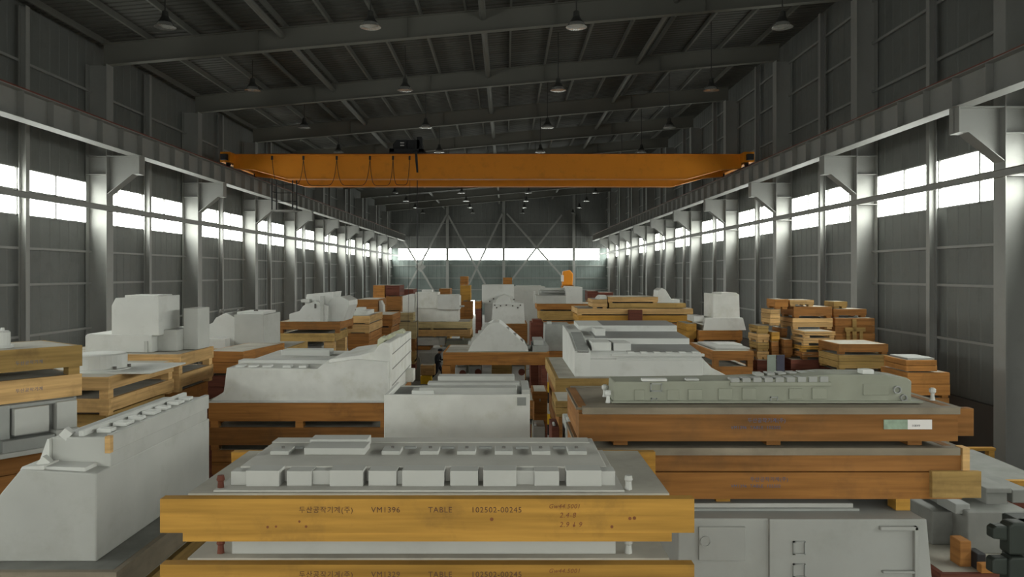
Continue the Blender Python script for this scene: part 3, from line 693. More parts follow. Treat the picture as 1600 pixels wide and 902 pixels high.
# ------------------------------------------------------------------ K  stacks along the left wall
def left_stacks():
    # two long pale crates running off the left edge
    p0 = Vector((W(128, 10.35), 10.35)); dr = Vector((-.62, -.785)); nn = Vector((-.785, .62))
    L_ = 2.6; c = p0 + dr * L_ / 2 + nn * .62; ang = math.atan2(-dr.y, -dr.x)
    z1 = 4.03; zs = 2.72
    crate('pale timber crate at the left edge, upper one with blue stencil smudges', c.x - L_ / 2, c.x + L_ / 2, c.y - .62, c.y + .62, z1 - .385, z1, 'wood_olive', 1, .105, 0, ang, group='pale crates at the left edge')
    crate('pale timber crate at the left edge, lower one', c.x - L_ / 2, c.x + L_ / 2, c.y - .62, c.y + .62, z1 - .685, z1 - .385, 'wood_pale', 1, .01, 0, ang, group='pale crates at the left edge')
    for o_ in [q for q in C.objects if q.name.startswith('timber_crate') and q.get('group') == 'pale crates at the left edge']:
        for tx_, dz_ in ((-.1, .17), (.5, .19), (-.7, .16)):
            text('두산공작기계', .055, 'ink_blue', o_, (tx_, -.6215, dz_ if 'upper' in o_['label'] else dz_ - .05))
    r = casting('grey casting with stepped rectangular blocks under the pale crates at the left edge', (c.x, c.y, zs), 'stepped_casting', 'casting', ang)
    def b(name, x0, x1, y0, y1, z0, z1, m='cast_dark'): MB().box(x0, x1, y0, y1, z0, z1).build(name, m, r, (0, 0, 0), .008)
    hh = z1 - .685 - zs
    b('body', -1.3, 1.25, -.58, .58, 0, hh)
    b('block', .95, 1.2, -.72, -.58, .22, hh - .03, 'cast_paint'); b('block', .45, .85, -.74, -.58, .24, hh - .05, 'cast_paint'); b('block', -.05, .22, -.74, -.58, .18, hh - .04, 'cast_paint')
    b('block', .3, .9, -.80, -.58, .02, .2); b('block', .26, .42, -.68, -.58, .2, hh - .0); b('block', -.7, -.15, -.76, -.58, .1, hh - .08, 'cast_paint')
    b('ledge', -1.2, 1.2, -.66, -.58, hh - .05, hh - .005); b('ledge', -.2, 1.1, -.86, -.58, 0, .06, 'cast_paint'); b('lug', .92, 1.2, -.78, -.58, .05, .24, 'cast_paint')
    b('block', -1.3, -.8, -.74, -.58, .15, hh - .1, 'cast_paint')
    stack(c.x - L_ / 2, c.x + L_ / 2, c.y - .6, c.y + .6, zs, 'the stepped casting at the left edge', ('wood_red', 'wood_brown'), .64, rz=ang)
    r = casting('small white cylindrical part on the upper crate at the left edge', (W(4, 10.0), 10.0, z1), 'cylinder_part', 'part')
    MB().lathe([(.09, 0), (.09, .2), (.07, .22), (.03, .22), (.02, .26)], n=14).build('barrel', 'cast_white', r)
    MB().lathe([(.13, 0), (.13, .03)], n=14).build('foot_ring', 'cast_white', r)
    # crate with the round casting
    x1 = -6.2; z = Z(590, 12.0)
    crate('pale crate carrying the round flat casting on the left', -8.2, x1, 12.0, 14.35, z - .34, z, 'wood_pale', 1, .14, group='pale crates on the left')
    crate('pale crate second from the top under the round flat casting', -8.2, x1, 12.0, 14.35, z - .60, z - .34, 'wood_pale', 1, .05, group='pale crates on the left')
    stack(-8.1, x1 - .1, 12.1, 14.2, z - .60, 'the pale crates with the round casting', ('wood_brown', 'wood_olive'), .65)
    r = casting('round flat white casting with a flange lying on a pale crate', (W(158, 12.9), 12.9, z), 'round_casting')
    MB().lathe([(.46, 0), (.46, .04), (.40, .05), (.40, .27), (.37, .29), (.1, .29)], n=28).build('drum', 'cast_white', r, (0, 0, 0))
    MB().box(-.55, -.36, -.15, .1, .12, .33).build('lug', 'cast_white', r, (0, 0, 0), .01)
    MB().box(-.5, 1.05, -.5, .9, 0, .025).build('base_plate', 'cast_white', r, (0, 0, 0), .006)
    for a in (0.3, 1.2, -.6): MB().lathe([(.03, .04), (.03, .09)], (.43 * math.cos(a), .43 * math.sin(a) - .0, 0), 8).build('bolt', 'raw_iron', r)
    # crate with the machine body
    z = Z(551, 15.0)
    crate('pale crate under the tall white machine body on the left, upper', -8.9, -6.2, 14.6, 16.3, z - .38, z, 'wood_pale', 1, .14, group='pale crates under the machine body')
    crate('pale crate under the tall white machine body on the left, lower', -8.9, -6.2, 14.6, 16.3, z - .72, z - .38, 'wood_pale', 1, .08, group='pale crates under the machine body')
    stack(-8.8, -6.3, 14.7, 16.2, z - .72, 'the tall white machine body', ('wood_brown', 'wood_orange'), .65)
    d = 14.95
    r = casting('tall white blocky machine body with a chamfered corner on pale crates at left', (W(200, d), 15.4, z), 'machine_housing'); o = r.location
    MB().prism_y(px_poly([(133, 551), (237, 551), (237, 524), (136, 522), (133, 526)], d), d, 16.2).build('base', 'cast_white', r, o, .012)
    MB().box(W(226, d), W(231, d), d - .03, d + .03, Z(551, d), Z(533, d)).build('rib', 'cast_paint', r, o)
    MB().prism_y(px_poly([(173, 525), (247, 525), (247, 463), (179, 466), (173, 478)], d), d + .03, 15.95).build('head_block', 'cast_white', r, o, .012)
    MB().box(W(193, d), W(243, d), d + .05, 15.7, Z(466, d), Z(461.5, d)).build('top_plate', 'cast_white', r, o, .006)
    MB().box(W(237, d), W(268, d), d + .25, 16.2, Z(551, d), Z(517, d)).build('side_block', 'cast_paint', r, o, .012)
    MB().box(W(268, d), W(292, d), d + .55, 16.1, Z(551, d), Z(484, d)).build('rear_block', 'cast_paint', r, o, .012)
    # L: casting beyond, brown crates
    z = Z(548, 17.6)
    crate('orange-brown crate with a torn edge on the left', W(326, 17.4), W(392, 17.4), 17.4, 19.6, z - .55, z, 'wood_orange', 2, .05, rz=R(-8))
    stack(W(326, 17.4), W(392, 17.4), 17.45, 19.5, z - .55, 'the torn orange-brown crate', ('wood_red',), .65, rz=R(-8))
    z = Z(545, 20)
    crate('brown crate bearing the pyramid-ended casting on the left', W(310, 20), W(447, 20), 20.0, 22.2, z - .35, z, 'wood_olive', 1, .06)
    stack(W(315, 20), W(440, 20), 20.05, 22.1, z - .35, 'the pyramid-ended casting', ('wood_brown', 'wood_red'), .66)
    d = 20.4
    r = casting('white box casting with a sloping pyramid end beside the left columns', (W(365, d), 21, z), 'box_casting'); o = r.location
    MB().box(W(366, d), W(412, d), d, 21.9, z, Z(492, d)).build('body', 'cast_paint', r, o, .012)
    MB().prism_y([(W(300, d), z), (W(367, d), z), (W(367, d), Z(497, d)), (W(352, d), Z(489, d)), (W(336, d), Z(497, d)), (W(331, d), Z(505, d)), (W(312, d), Z(512, d))], d + .05, 21.6).build('pyramid_end', 'cast_white', r, o, .012)
    MB().box(W(366, d), W(408, d), d + .2, 21.7, Z(492, d), Z(488, d)).build('top_rail', 'cast_white', r, o, .006)
    MB().box(W(318, d - .4), W(352, d - .4), d - .4, d - .05, z, z + .25).build('front_step', 'cast_white', r, o, .01)
    for p in (346, 374, 400): MB().lathe([(.06, 0), (.06, .08), (.03, .1)], (W(p, 21), 21, Z(491, d)), 8).build('bolt', 'raw_iron', r, o)
left_stacks()

# ------------------------------------------------------------------ E  machine bed, mid left
def machine_bed():
    d = 14.0; z = Z(629, d)
    r = casting('long white machine bed with a tall stepped end on brown crates, mid left', (W(480, d), 14.8, z), 'machine_bed'); o = r.location
    p = lambda pts, dd=d: px_poly(pts, dd)
    yb = 17.3
    MB().prism_y(p([(324, 629), (606, 629), (606, 566), (556, 562), (505, 569), (495, 577), (354, 575), (351, 600), (349, 613)]), d, yb).build('body', 'cast_stain', r, o, .015)
    MB().prism_y(p([(500, 626), (608, 626), (608, 537), (598, 536), (591, 540), (583, 550), (562, 556), (512, 563)]), d + .12, 15.6).build('tall_end', 'cast_stain', r, o, .02)
    MB().box(W(575, d), W(608, d), 15.6, yb, z + .03, Z(539, d)).build('tall_end', 'cast_stain', r, o, .02)
    MB().prism_y([(W(322, d), z), (W(609, d), z), (W(609, d), z + .03), (W(322, d), z + .03)], d - .06, yb + .05).build('base_flange', 'cast_white', r, o, .008)
    MB().box(W(372, 14.8), W(520, 14.8), 14.8, 15.1, Z(590, 14.6), Z(563, 14.8)).build('guideway', 'cast_white', r, o, .01)
    MB().box(W(440, 16.2), W(515, 16.2), 16.2, 16.6, Z(580, 15), Z(547, 16.2)).build('guideway', 'cast_white', r, o, .01)
    for a in (372, 392, 414, 445, 470):
        MB().box(W(a, 14.3), W(a + 12, 14.3), 14.15, 14.35, Z(576, 14.3) - .05, Z(570, 14.3)).build('way_pad', 'cast_white', r, o, .005)
    for a, b, q, y in ((588, 602, 526, 14.6), (602, 616, 521, 15.4), (612, 632, 515, 16.6)):
        MB().prism_y([(W(a, y), Z(560, d)), (W(b, y), Z(560, d)), (W(b - 2, y), Z(q + 3, y)), (W(b - 6, y), Z(q, y)), (W(a + 2, y), Z(q + 5, y))], y, y + .4).build('top_lug', 'cast_olive', r, o, .02)
    xe = W(608, d)
    for q in (556, 580, 606):    # seams on the right end
        MB().prism_x([(14.4, Z(q + 2, d)), (17.1, Z(q - 3, d)), (17.1, Z(q - 4.6, d)), (14.4, Z(q + .4, d))], xe - .02, xe + .006).build('seam', 'shaded_dark_casting', r, o)
    MB().box(xe - .02, xe + .16, 16.3, 16.7, z + .04, Z(577, 16.5)).build('side_lug', 'cast_stain', r, o, .012)
    x0, x1 = W(327, d), W(608, d)
    crate('orange-brown crate directly under the long white machine bed', x0, x1, d - .02, 17.3, z - .46, z, 'wood_orange', 1, .12)
    crate('dark brown crate second under the long white machine bed', x0, x1, d, 17.3, z - .88, z - .46, 'wood_brown', 1, .10)
    stack(x0, x1, d + .03, 17.2, z - .88, 'the long white machine bed and its two crates', ('wood_red', 'wood_brown'), .6)
machine_bed()

# ------------------------------------------------------------------ F  box casting in the centre
def centre_block():
    d = 9.0; zt = Z(617, d); zb = 1.9
    r = casting('large stained grey box casting with a railed top behind the foreground table', (W(715, d), 9.8, zb), 'box_casting'); o = r.location
    x0, x1 = W(600, d), W(828, d)
    MB().box(x0, x1, d, d + .05, zb, zt).build('front_plate', 'cast_stain', r, o, .008)
    MB().box(x0, x0 + .04, d + .05, 10.1, zb, zt - .004).build('side_plate', 'cast_stain', r, o, .006)
    MB().box(x1 - .04, x1, d + .05, 10.1, zb, zt - .05).build('side_plate', 'cast_stain', r, o, .006)
    MB().box(x0, x1, 10.1, 10.15, zb, zt - .06).build('back_plate', 'cast_stain', r, o, .006)
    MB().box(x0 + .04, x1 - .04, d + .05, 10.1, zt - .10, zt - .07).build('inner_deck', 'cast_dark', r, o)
    for y, ya, px0, px1, q in ((9.15, 9.35, 655, 808, 606), (9.45, 9.62, 668, 812, 598), (9.78, 10.0, 684, 804, 588)):
        MB().box(W(px0, y), W(px1, y), y, ya, zt - .07, Z(q, y)).build('rail', 'cast_paint', r, o, .008)
    MB().box(W(643, 9.1), W(678, 9.1), 9.12, 9.3, zt - .07, Z(611, 9.1)).build('end_block', 'cast_white', r, o, .006)
    MB().box(W(815, 9.2), W(827, 9.2), 9.1, 9.9, zt - .07, Z(607, 9.2)).build('end_block', 'cast_paint', r, o, .008)
    MB().box(W(808, d), W(822, d), d - .006, d + .02, Z(634, d), Z(621, d)).build('notch', 'cast_dark', r, o)
    stack(x0 - .05, x1 + .05, d - .05, 10.2, zb, 'the railed box casting', ('wood_orange', 'wood_brown'), .63)
centre_block()

# ------------------------------------------------------------------ H  terraced casting, right of centre
def terraced():
    z = Z(589, 14)
    prof = [(14.0, z), (14.0, Z(562, 14)), (14.06, Z(560, 14.06)), (14.06, Z(555, 14.06)), (14.12, Z(551, 14.12)), (15.0, Z(538, 15)), (15.0, Z(529, 15)), (16.1, Z(518, 16.1)), (16.1, Z(509, 16.1)), (17.2, Z(501, 17.2)), (17.2, z)]
    r = casting('white terraced machine bed casting with three steps, right of centre', (W(1005, 14), 15.6, z), 'terraced_casting'); o = r.location
    pr = [(y, q) for y, q in prof][::-1]
    MB().prism_x(pr, W(921, 14), W(1098, 14)).build('body', 'cast_white', r, o, .012)
    MB().prism_x([(14.0, z), (17.0, z), (17.0, Z(519, 15)), (15.4, Z(521, 15.4)), (14.0, Z(549, 14))], W(898, 14), W(923, 14)).build('end_wall', 'cast_white', r, o, .012)
    MB().prism_x([(14.0, Z(551, 14)), (15.4, Z(523, 15.4)), (15.4, Z(519, 15.4)), (14.0, Z(547, 14))], W(902, 14), W(920, 14)).build('end_cap', 'cast_dark', r, o)
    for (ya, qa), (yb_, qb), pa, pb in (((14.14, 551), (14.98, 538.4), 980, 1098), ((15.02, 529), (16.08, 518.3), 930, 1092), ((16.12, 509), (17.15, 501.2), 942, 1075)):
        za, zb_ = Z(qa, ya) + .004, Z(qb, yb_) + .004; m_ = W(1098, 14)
        MB().prism_x([(ya, za - .02), (yb_, zb_ - .02), (yb_, zb_), (ya, za)], W(pa, ya), min(W(pb, ya), m_ - .01)).build('shaded_top', 'shaded_top_grey', r, o)  # thin dark slabs laid on the steps to paint their tops as shaded
    for y, q0, q1, a, b in ((14.06, 557, 553, 955, 1100), (14.03, 563, 560, 962, 1098)):
        MB().box(W(a, y), W(b, y), y - .04, y + .05, Z(q0, y), Z(q1, y)).build('ledge', 'cast_white', r, o, .004)
    for k in range(6): MB().box(W(980 + k * 20, 14.2), W(990 + k * 20, 14.2), 14.1, 14.25, Z(553, 14.2), Z(549.5, 14.2)).build('tooth', 'cast_white', r, o)
    MB().box(W(922, 14.6), W(952, 14.6), 14.3, 15.0, Z(560, 14.6), Z(533, 14.6)).build('step_block', 'cast_white', r, o, .01)
    MB().box(W(952, 14.9), W(978, 14.9), 14.3, 15.02, Z(560, 14.6), Z(532, 14.9)).build('step_block', 'cast_white', r, o, .01)
    MB().box(W(925, 16), W(940, 16), 15.4, 16.2, Z(540, 15), Z(511, 16)).build('step_block', 'cast_white', r, o, .01)
    MB().prism_y([(W(1097, 14.2), z), (W(1135, 14.2), z), (W(1112, 14.2), Z(575, 14.2)), (W(1097, 14.2), Z(560, 14.2))], 14.2, 14.9).build('end_gusset', 'cast_white', r, o, .01)
    x0, x1 = W(868, 13.8), W(1125, 13.8)
    crate('olive timber crate directly under the terraced casting', x0, x1, 13.75, 17.3, z - .30, z, 'wood_olive', 1, .05)
    crate('grey-topped crate second under the terraced casting', x0 + .06, x1, 13.8, 17.3, z - .72, z - .30, 'wood_brown', 1, .2)
    stack(x0 + .1, x1, 13.85, 17.2, z - .72, 'the terraced casting', ('wood_olive', 'wood_brown'), .6)
terraced()

# ------------------------------------------------------------------ G  pyramid casting in the centre
def pyramid():
    d = 22.0; z = Z(551, d); x0, x1 = W(692, d), W(858, d)
    crate('orange-brown crate on tall legs carrying the pyramid casting in the centre', x0, x1, d, 24.4, z - .38, z, 'wood_orange', 1, .02)
    for p in (697, 853):
        for y in (d + .02, 24.1):
            tag(MB().box(W(p, d) - .12, W(p, d) + .12, y, y + .24, 1.35, z - .38).build('crate_leg', 'wood_red' if p > 800 else 'wood_orange'),
                'timber leg under the pyramid casting crate, %s %s' % ('near' if y < 23 else 'far', 'left' if p < 800 else 'right'), 'leg', 'timber legs under the pyramid crate')
    stack(x0, x1, d, 24.4, 1.35, 'the tall-legged pyramid crate', ('wood_red', 'wood_brown'), .68)
    r = casting('grey-white pyramid-shaped casting on the orange-brown crate in the centre', (W(775, d), 23, z), 'pyramid_casting'); o = r.location
    d2 = d + .25
    MB().prism_y(px_poly([(731, 549.6), (826, 549.6), (824, 541), (786, 508), (780, 504), (770, 504), (763, 508), (738, 535)], d2), d2, 23.7).build('body', 'cast_white', r, o, .02)
    for k in range(6):
        t = k / 5; px = 763 - 26 * t; py = 509 + 27 * t
        q = at(px, py, d2 + .1); MB().box(q.x - .10, q.x + .05, d2 + .02, d2 + .4, q.z - .05, q.z + .05).build('bolt_lug', 'cast_paint', r, o)
    for k in range(4):
        q = at(792 + k * 11, 514 + k * 9.5, d2 + .1); MB().box(q.x - .04, q.x + .07, d2 + .1, d2 + .5, q.z - .05, q.z + .03).build('bolt_lug', 'cast_dark', r, o)
    r = casting('low grey box casting beside the pyramid casting', (W(842, d), 23, z), 'box_casting'); o = r.location
    MB().box(W(832, d2), W(857, d2), d2, 23.9, z, Z(541, d2)).build('body', 'cast_dark', r, o, .01)
    MB().box(W(834, d2), W(850, d2), d2 + .3, 23.7, Z(541, d2), Z(533, d2)).build('lid', 'cast_paint', r, o, .01)
    # clutter under the crate
    for a, b, q, dd, lab, m in ((711, 728, 590, 22.6, 'pale box under the pyramid crate, with a dark round hole', 'cast_paint'), (732, 752, 588, 23.0, 'grey block casting under the pyramid crate', 'cast_dark'), (800, 820, 588, 22.8, 'grey tapered casting under the pyramid crate', 'cast_paint')):
        r = casting(lab, (W((a + b) / 2, dd), dd + .4, 1.35), 'block_casting'); o = r.location
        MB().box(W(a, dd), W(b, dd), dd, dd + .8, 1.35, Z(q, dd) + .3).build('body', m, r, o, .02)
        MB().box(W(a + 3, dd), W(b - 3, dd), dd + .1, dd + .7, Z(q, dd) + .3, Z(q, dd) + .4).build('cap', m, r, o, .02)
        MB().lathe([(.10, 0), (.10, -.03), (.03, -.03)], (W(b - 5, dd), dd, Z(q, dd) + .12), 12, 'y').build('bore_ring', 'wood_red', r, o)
pyramid()

# ------------------------------------------------------------------ compact tables for the middle distance
def pcrate(lab, px0, px1, py0, py1, d, depth, m='wood_brown', n=1, gap=.06, rz=0.0, base=None, zb=None, grp=None):
    """crate from its picture box at depth d; base: description for a supporting stack"""
    z1 = Z(py0, d); z0 = Z(py1, d) if zb is None else zb
    r = crate(lab, W(px0, d), W(px1, d), d, d + depth, z0, z1, m, n, gap, 0, rz, group=grp)
    if base: stack(W(px0, d) + .03, W(px1, d) - .03, d + .03, d + depth - .03, z0, base, ('wood_red', 'wood_brown', 'wood_olive'), .7, rz=rz)
    return z1
def pcast(lab, px, d, z, shapes, name='machine_casting', cat='casting'):
    """casting made of prisms: shapes = (part, material, outline in picture units at depth d + dy, dy, thickness)"""
    r = casting(lab, (W(px, d), d + .5, z), name, cat); o = r.location
    for part, m, pts, dy, th in shapes:
        poly = [(W(a, d + dy), max(Z(b, d + dy), z)) for a, b in pts]
        MB().prism_y(poly, d + dy, d + dy + th).build(part, m, r, o, .012)
    return r
def rect(a, b, q0, q1): return [(a, q1), (b, q1), (b, q0), (a, q0)]

# M: stack beside the left columns
d = 25.0
z = pcrate('brown crate under the jagged white casting beside the left columns, upper', 434, 531, 503, 521, d, 2.2, 'wood_brown', 1, .12)
pcrate('olive crate under the jagged white casting beside the left columns, lower', 438, 522, 521.2, 535, d, 2.2, 'wood_olive', 1, .02)
for i, (a, b, m) in enumerate(((440, 452, 'wood_red'), (506, 521, 'wood_pale'))):
    for y in (d, d + 1.8):
        tag(MB().box(W(a, d), W(b, d), y, y + .35, 0.0, Z(535.2, d)).build('crate_leg', m), 'tall timber leg under the olive crate, %s %s' % ('near' if y == d else 'far', ('left', 'right')[i]), 'leg', 'tall legs under the olive crate')
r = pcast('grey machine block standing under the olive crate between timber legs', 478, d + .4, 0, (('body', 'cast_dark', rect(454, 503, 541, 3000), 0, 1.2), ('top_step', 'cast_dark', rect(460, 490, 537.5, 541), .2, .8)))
pcast('jagged white casting with lugs on the brown crate beside the left columns', 500, d + .1, z,
      (('body', 'cast_white', [(452, 503), (511, 503), (512, 478), (492, 470), (474, 478), (468, 486), (452, 491)], 0, 1.6),
       ('upper_block', 'cast_white', [(474, 503), (513, 503), (522, 456), (492, 459), (479, 460), (477, 472)], .3, 1.2),
       ('side_block', 'cast_white', [(511, 503), (536, 503), (545, 478), (545, 470), (533, 463), (520, 466), (512, 474)], .2, 1.5),
       ('lug', 'raw_iron', rect(491, 494, 475, 482), -.02, .04), ('lug', 'cast_paint', rect(470, 484, 468, 473), -.06, .3), ('rib', 'cast_paint', rect(500, 506, 463, 503), -.03, .2)))
d = 28.0
z = pcrate('pale crate with dark bolt holes beyond the jagged casting, upper', 541, 577, 494, 506.5, d, 3.0, 'wood_pale', 1, .03)
pcrate('pale crate with dark bolt holes beyond the jagged casting, lower', 541, 577, 507, 521, d, 3.0, 'wood_pale', 1, .03, base='the pale bolt-hole crates')
for q in (500, 514):
    for p in (553, 566): pass
pcast('small white plate casting on the pale bolt-hole crate', 560, d + .5, z, (('plate', 'cast_white', rect(552, 574, 486, 494), 0, 1.5), ('rib', 'cast_white', rect(556, 568, 481, 486), .4, .6)))
d = 34.0
pcrate('brown crate with a white casting end, beyond the left stacks', 556, 590, 468, 492, d, 2.5, 'wood_brown', 2, .05, base='the brown crate beyond the left stacks')
pcrate('long reddish crate low beyond the left stacks', 579, 613, 492, 512, d - 2.7, 2.4, 'wood_brown', 2, .05, base='the long reddish crate')
pcast('white wedge casting leaning beside the brown far crate', 595, d + .2, 0, (('wedge', 'cast_white', [(592, 3000), (601, 3000), (599, 478), (595, 470), (592, 470)], 0, .5), ('foot', 'cast_white', rect(592, 603, 600, 3000), .1, .6)))
d = 46.0
pcrate('tall ochre crate far left below the window columns', 583, 601, 446, 478, d, 2.2, 'wood_orange', 3, .03, base='the tall ochre far crate')
pcrate('dark red slatted crate far left beside the ochre crate', 602.5, 624, 446, 463, d, 2.2, 'wood_red', 3, .03)
pcrate('dark red slatted crate far left, lower of the pair', 602.5, 627, 463.2, 486, d, 2.2, 'wood_brown', 3, .03, base='the dark red slatted crates')
pcrate('small red-brown crate far away left of the centre', 628, 646, 452, 470, d + 4, 2, 'wood_red', 2, .03, base='the small red-brown far crate')
pcrate('small brown crate far behind the white twin casting', 686, 703, 451, 466, d + 6, 2, 'wood_brown', 2, .03, base='the small brown far crate')

# N: white twin castings left of centre
d = 38.0
z = pcrate('yellowish crate under the white twin casting left of centre, upper', 615, 735, 503, 515, d, 2.2, 'wood_bleached', 1, .05)
z2 = pcrate('yellowish crate under the white twin casting left of centre, lower', 623, 735, 515.3, 527, d, 2.2, 'wood_pale', 1, .04)
zz = Z(527, d)
pcast('white stained twin-block casting on yellowish crates left of centre', 673, d + .1, z,
      (('base', 'cast_stain', rect(630, 716, 480, 503), .15, 1.6), ('left_block', 'cast_white', [(629, 488), (648, 488), (648, 460), (640, 460), (629, 463)], .05, 1.0), ('middle_block', 'cast_stain', rect(649, 684, 457, 482), .1, 1.4),
       ('right_block', 'cast_white', [(684, 484), (718, 484), (718, 463), (716, 461), (684, 461)], .0, 1.3), ('arm', 'cast_paint', rect(710, 725, 477.5, 480), .1, .3), ('top_cap', 'cast_white', rect(659, 675, 453, 457), .4, .7)))
z3 = pcrate('small pale crate perched beside the white twin casting', 612, 646, 489, 503, d - 1.0, .85, 'wood_bleached', 1, .06, zb=Z(503, d - 1.05))
pcrate('pale crate holding the small perched crate, left of centre', 610, 650, 503, 520, d - 1.05, 1.0, 'wood_bleached', 1, .03, zb=zz, base='the small perched crate')
pcast('white channel-shaped casting below the yellowish crates', 665, d + .1, zz - .42,
      (('body', 'cast_white', rect(624, 694, 531, 541), .0, 1.6), ('ridge', 'cast_white', [(628, 532), (690, 532), (684, 527.2), (634, 527.2)], .1, 1.4), ('end_plate', 'cast_paint', rect(686, 695, 527.5, 560), -.04, .4)))
pcrate('thin ochre crate under the channel-shaped casting', 628, 672, 541, 548, d + .05, 1.8, 'wood_orange', 1, .01, zb=zz - .65)
pcast('grey-green casting wall standing on the floor left of the hook', 660, d + .4, 0, (('body', 'cast_stain', rect(626, 694, 547.5, 3000), 0, 1.0), ('plate', 'cast_paint', rect(655, 690, 552, 600), -.05, .1), ('boss', 'cast_paint', rect(630, 640, 556, 566), -.06, .1)))
pcast('grey-green low casting between the twin casting and the pyramid', 715, 38.6, 0, (('body', 'cast_green', rect(697, 735, 532, 3000), 0, 1.2), ('lug', 'cast_white', rect(722, 725, 528, 533), .2, .1), ('ledge', 'cast_green', rect(697, 735, 541, 545), -.05, .1)))
# boxes by the hook: yellow base and cardboard
pcrate('small pale box stack by the crane hook', 657, 679, 571, 585, 34.6, .6, 'wood_pale', 2, .02, base=None, zb=.38)
tag(MB().box(W(657, 34.6), W(674, 34.6), 34.6, 35.1, .0, .36).box(W(659, 34.6), W(672, 34.6), 34.65, 35.05, .36, .38).build('yellow_bin', 'hazard_yellow', None, (0, 0, 0), .015), 'bright yellow bin on the floor by the crane hook', 'bin')

# O: white castings in the centre
d = 31.0; z = Z(506, d)
pcrate('brown slatted crate under the central white castings', 768, 824, 506, 540, d, 2.2, 'wood_brown', 3, .1, base='the central white castings')
pcast('white twin-level gearbox casting in the centre, dotted with bolt holes', 790, d + .1, z,
      (('lower_body', 'cast_white', [(768, 506), (820, 506), (818, 474), (770, 474)], 0, 1.8), ('upper_body', 'cast_white', rect(753, 803, 445, 474.5), .7, 1.2), ('pedestal', 'cast_white', rect(757, 801, 474.4, 506), .75, 1.0), ('nose', 'cast_white', [(772, 474), (798, 474), (796, 464), (788, 460), (780, 464)], .1, .6)) +
      tuple(('bolt_hole', 'raw_iron', rect(p, p + 2.2, q, q + 2.2), -.03 if q > 473 else .66, .05) for p, q in ((772, 476), (781, 477), (790, 476), (800, 477), (812, 476), (764, 470), (770, 466), (802, 467), (775, 480), (808, 480))))
pcrate('small orange crate left of the central castings', 742, 752, 471, 483, d + .5, 1.2, 'wood_orange', 2, .03)
pcrate('dark crate below the small orange crate, left of the central castings', 743, 752, 483.2, 530, d + .5, 1.2, 'wood_red', 3, .03, base='the dark crate left of the central castings')
d = 40.0
pcast('pale grey block casting far behind the central castings', 828, d, 0, (('body', 'cast_paint', rect(800, 852, 448, 3000), 0, 2.0), ('cap', 'cast_paint', rect(806, 846, 446.5, 448), .3, 1.2)))
pcrate('tall yellow-orange crate tower far left of centre, upper', 719, 735, 446, 471, d + 1, 1.2, 'wood_ochre', 2, .04)
pcrate('small crate capping the yellow-orange crate tower', 719, 731, 432, 445.8, d + 1.1, .9, 'wood_orange', 2, .03)
pcrate('brown crate at the foot of the yellow-orange crate tower', 717, 738, 471.2, 500, d + 1, 1.3, 'wood_brown', 3, .04, base='the yellow-orange crate tower')
d = 52.0
pcrate('small orange crate far behind the central castings', 786, 800, 434, 446, d, 1, 'wood_orange', 1, .03, base='the small orange crate behind the central castings')

# P: right of centre
d = 35.0
z = pcrate('brown crate carrying the flat slotted casting right of centre', 839, 952, 475, 486, d, 2.4, 'wood_orange', 1, .06)
pcrate('olive crate under the flat slotted casting right of centre', 843, 905, 486.2, 502, d, 2.4, 'wood_olive', 1, .05, base='the flat slotted casting')
pcast('flat slotted grey casting with a white end block on a crate right of centre', 875, d + .1, z,
      (('bed', 'cast_paint', rect(838, 884, 462, 475), 0, 2.0), ('rail', 'cast_dark', rect(846, 884, 455, 458), .3, .3), ('rail', 'cast_paint', rect(844, 884, 450, 454), .7, .5), ('end_block', 'cast_white', [(884, 475), (910, 475), (910, 449), (886, 448), (884, 451)], .0, 1.9), ('post', 'cast_white', rect(833.5, 836.5, 455, 475), .1, .1), ('web', 'cast_paint', rect(842, 884, 454, 475), .8, 1.0)))
d = 48.0
pcrate('dark red crate far right of centre, left of the pair', 918, 934, 455, 470, d, 1.5, 'wood_red', 3, .03, base='the left dark red far crate')
pcrate('dark red crate far right of centre, right of the pair', 935, 958, 457, 470, d, 1.5, 'wood_red', 2, .03, base='the right dark red far crate')
d = 78.0
r = casting('orange machine with a rounded head standing near the far wall', (W(885, d), d, 0), 'orange_machine', 'machine'); o = r.location
MB().box(W(877, d), W(896, d), d - .6, d + .6, 0, Z(446, d)).build('base', 'wood_orange', r, o, .05)
MB().prism_y(px_poly([(878, 446), (894, 446), (895, 428), (890, 422), (879, 424)], d), d - .5, d + .5).build('head', 'crane_yellow', r, o, .1)
MB().box(W(876, d), W(880, d), d - .7, d - .5, Z(440, d), Z(430, d)).build('panel', 'paper_white', r, o, .02)

# centre aisle right: grey box, crates
d = 24.5
zb = Z(549, d)
pcast('grey-brown box casting with a sloped shoulder right of the pyramid', 870, d, zb, (('body', 'cast_dark', [(851, 549), (890, 549), (890, 507), (852, 507)], .05, 1.1), ('shoulder', 'cast_paint', rect(890, 904, 540, 549), .02, .8), ('cap', 'cast_paint', rect(855, 862, 503, 507), .2, .3)))
pcrate('brown crate under the grey-brown box casting', 849, 905, 549, 566, d, 1.3, 'wood_orange', 1, .05, base='the grey-brown box casting', zb=zb - .35)
pcrate('ochre crate between the box casting and the terraced casting, upper', 886, 915, 509, 520, 25.9, 1.0, 'wood_ochre', 1, .03)
pcrate('ochre crate between the box casting and the terraced casting, lower', 889, 915, 520.2, 533, 25.9, 1.0, 'wood_ochre', 1, .03, base='the ochre crates behind the terraced casting')
pcast('dark maroon block standing beside the central crate', 839, 28.0, 0, (('body', 'wood_red', rect(829, 850, 505, 3000), 0, 1.4), ('cap', 'wood_red', rect(832, 847, 500, 505), .2, .8)), 'maroon_block', 'block')
pcrate('small brown crate low in the aisle right of the railed casting', 832, 856, 612, 628, 17.5, 1.0, 'wood_brown', 2, .06, base='the small aisle crate')
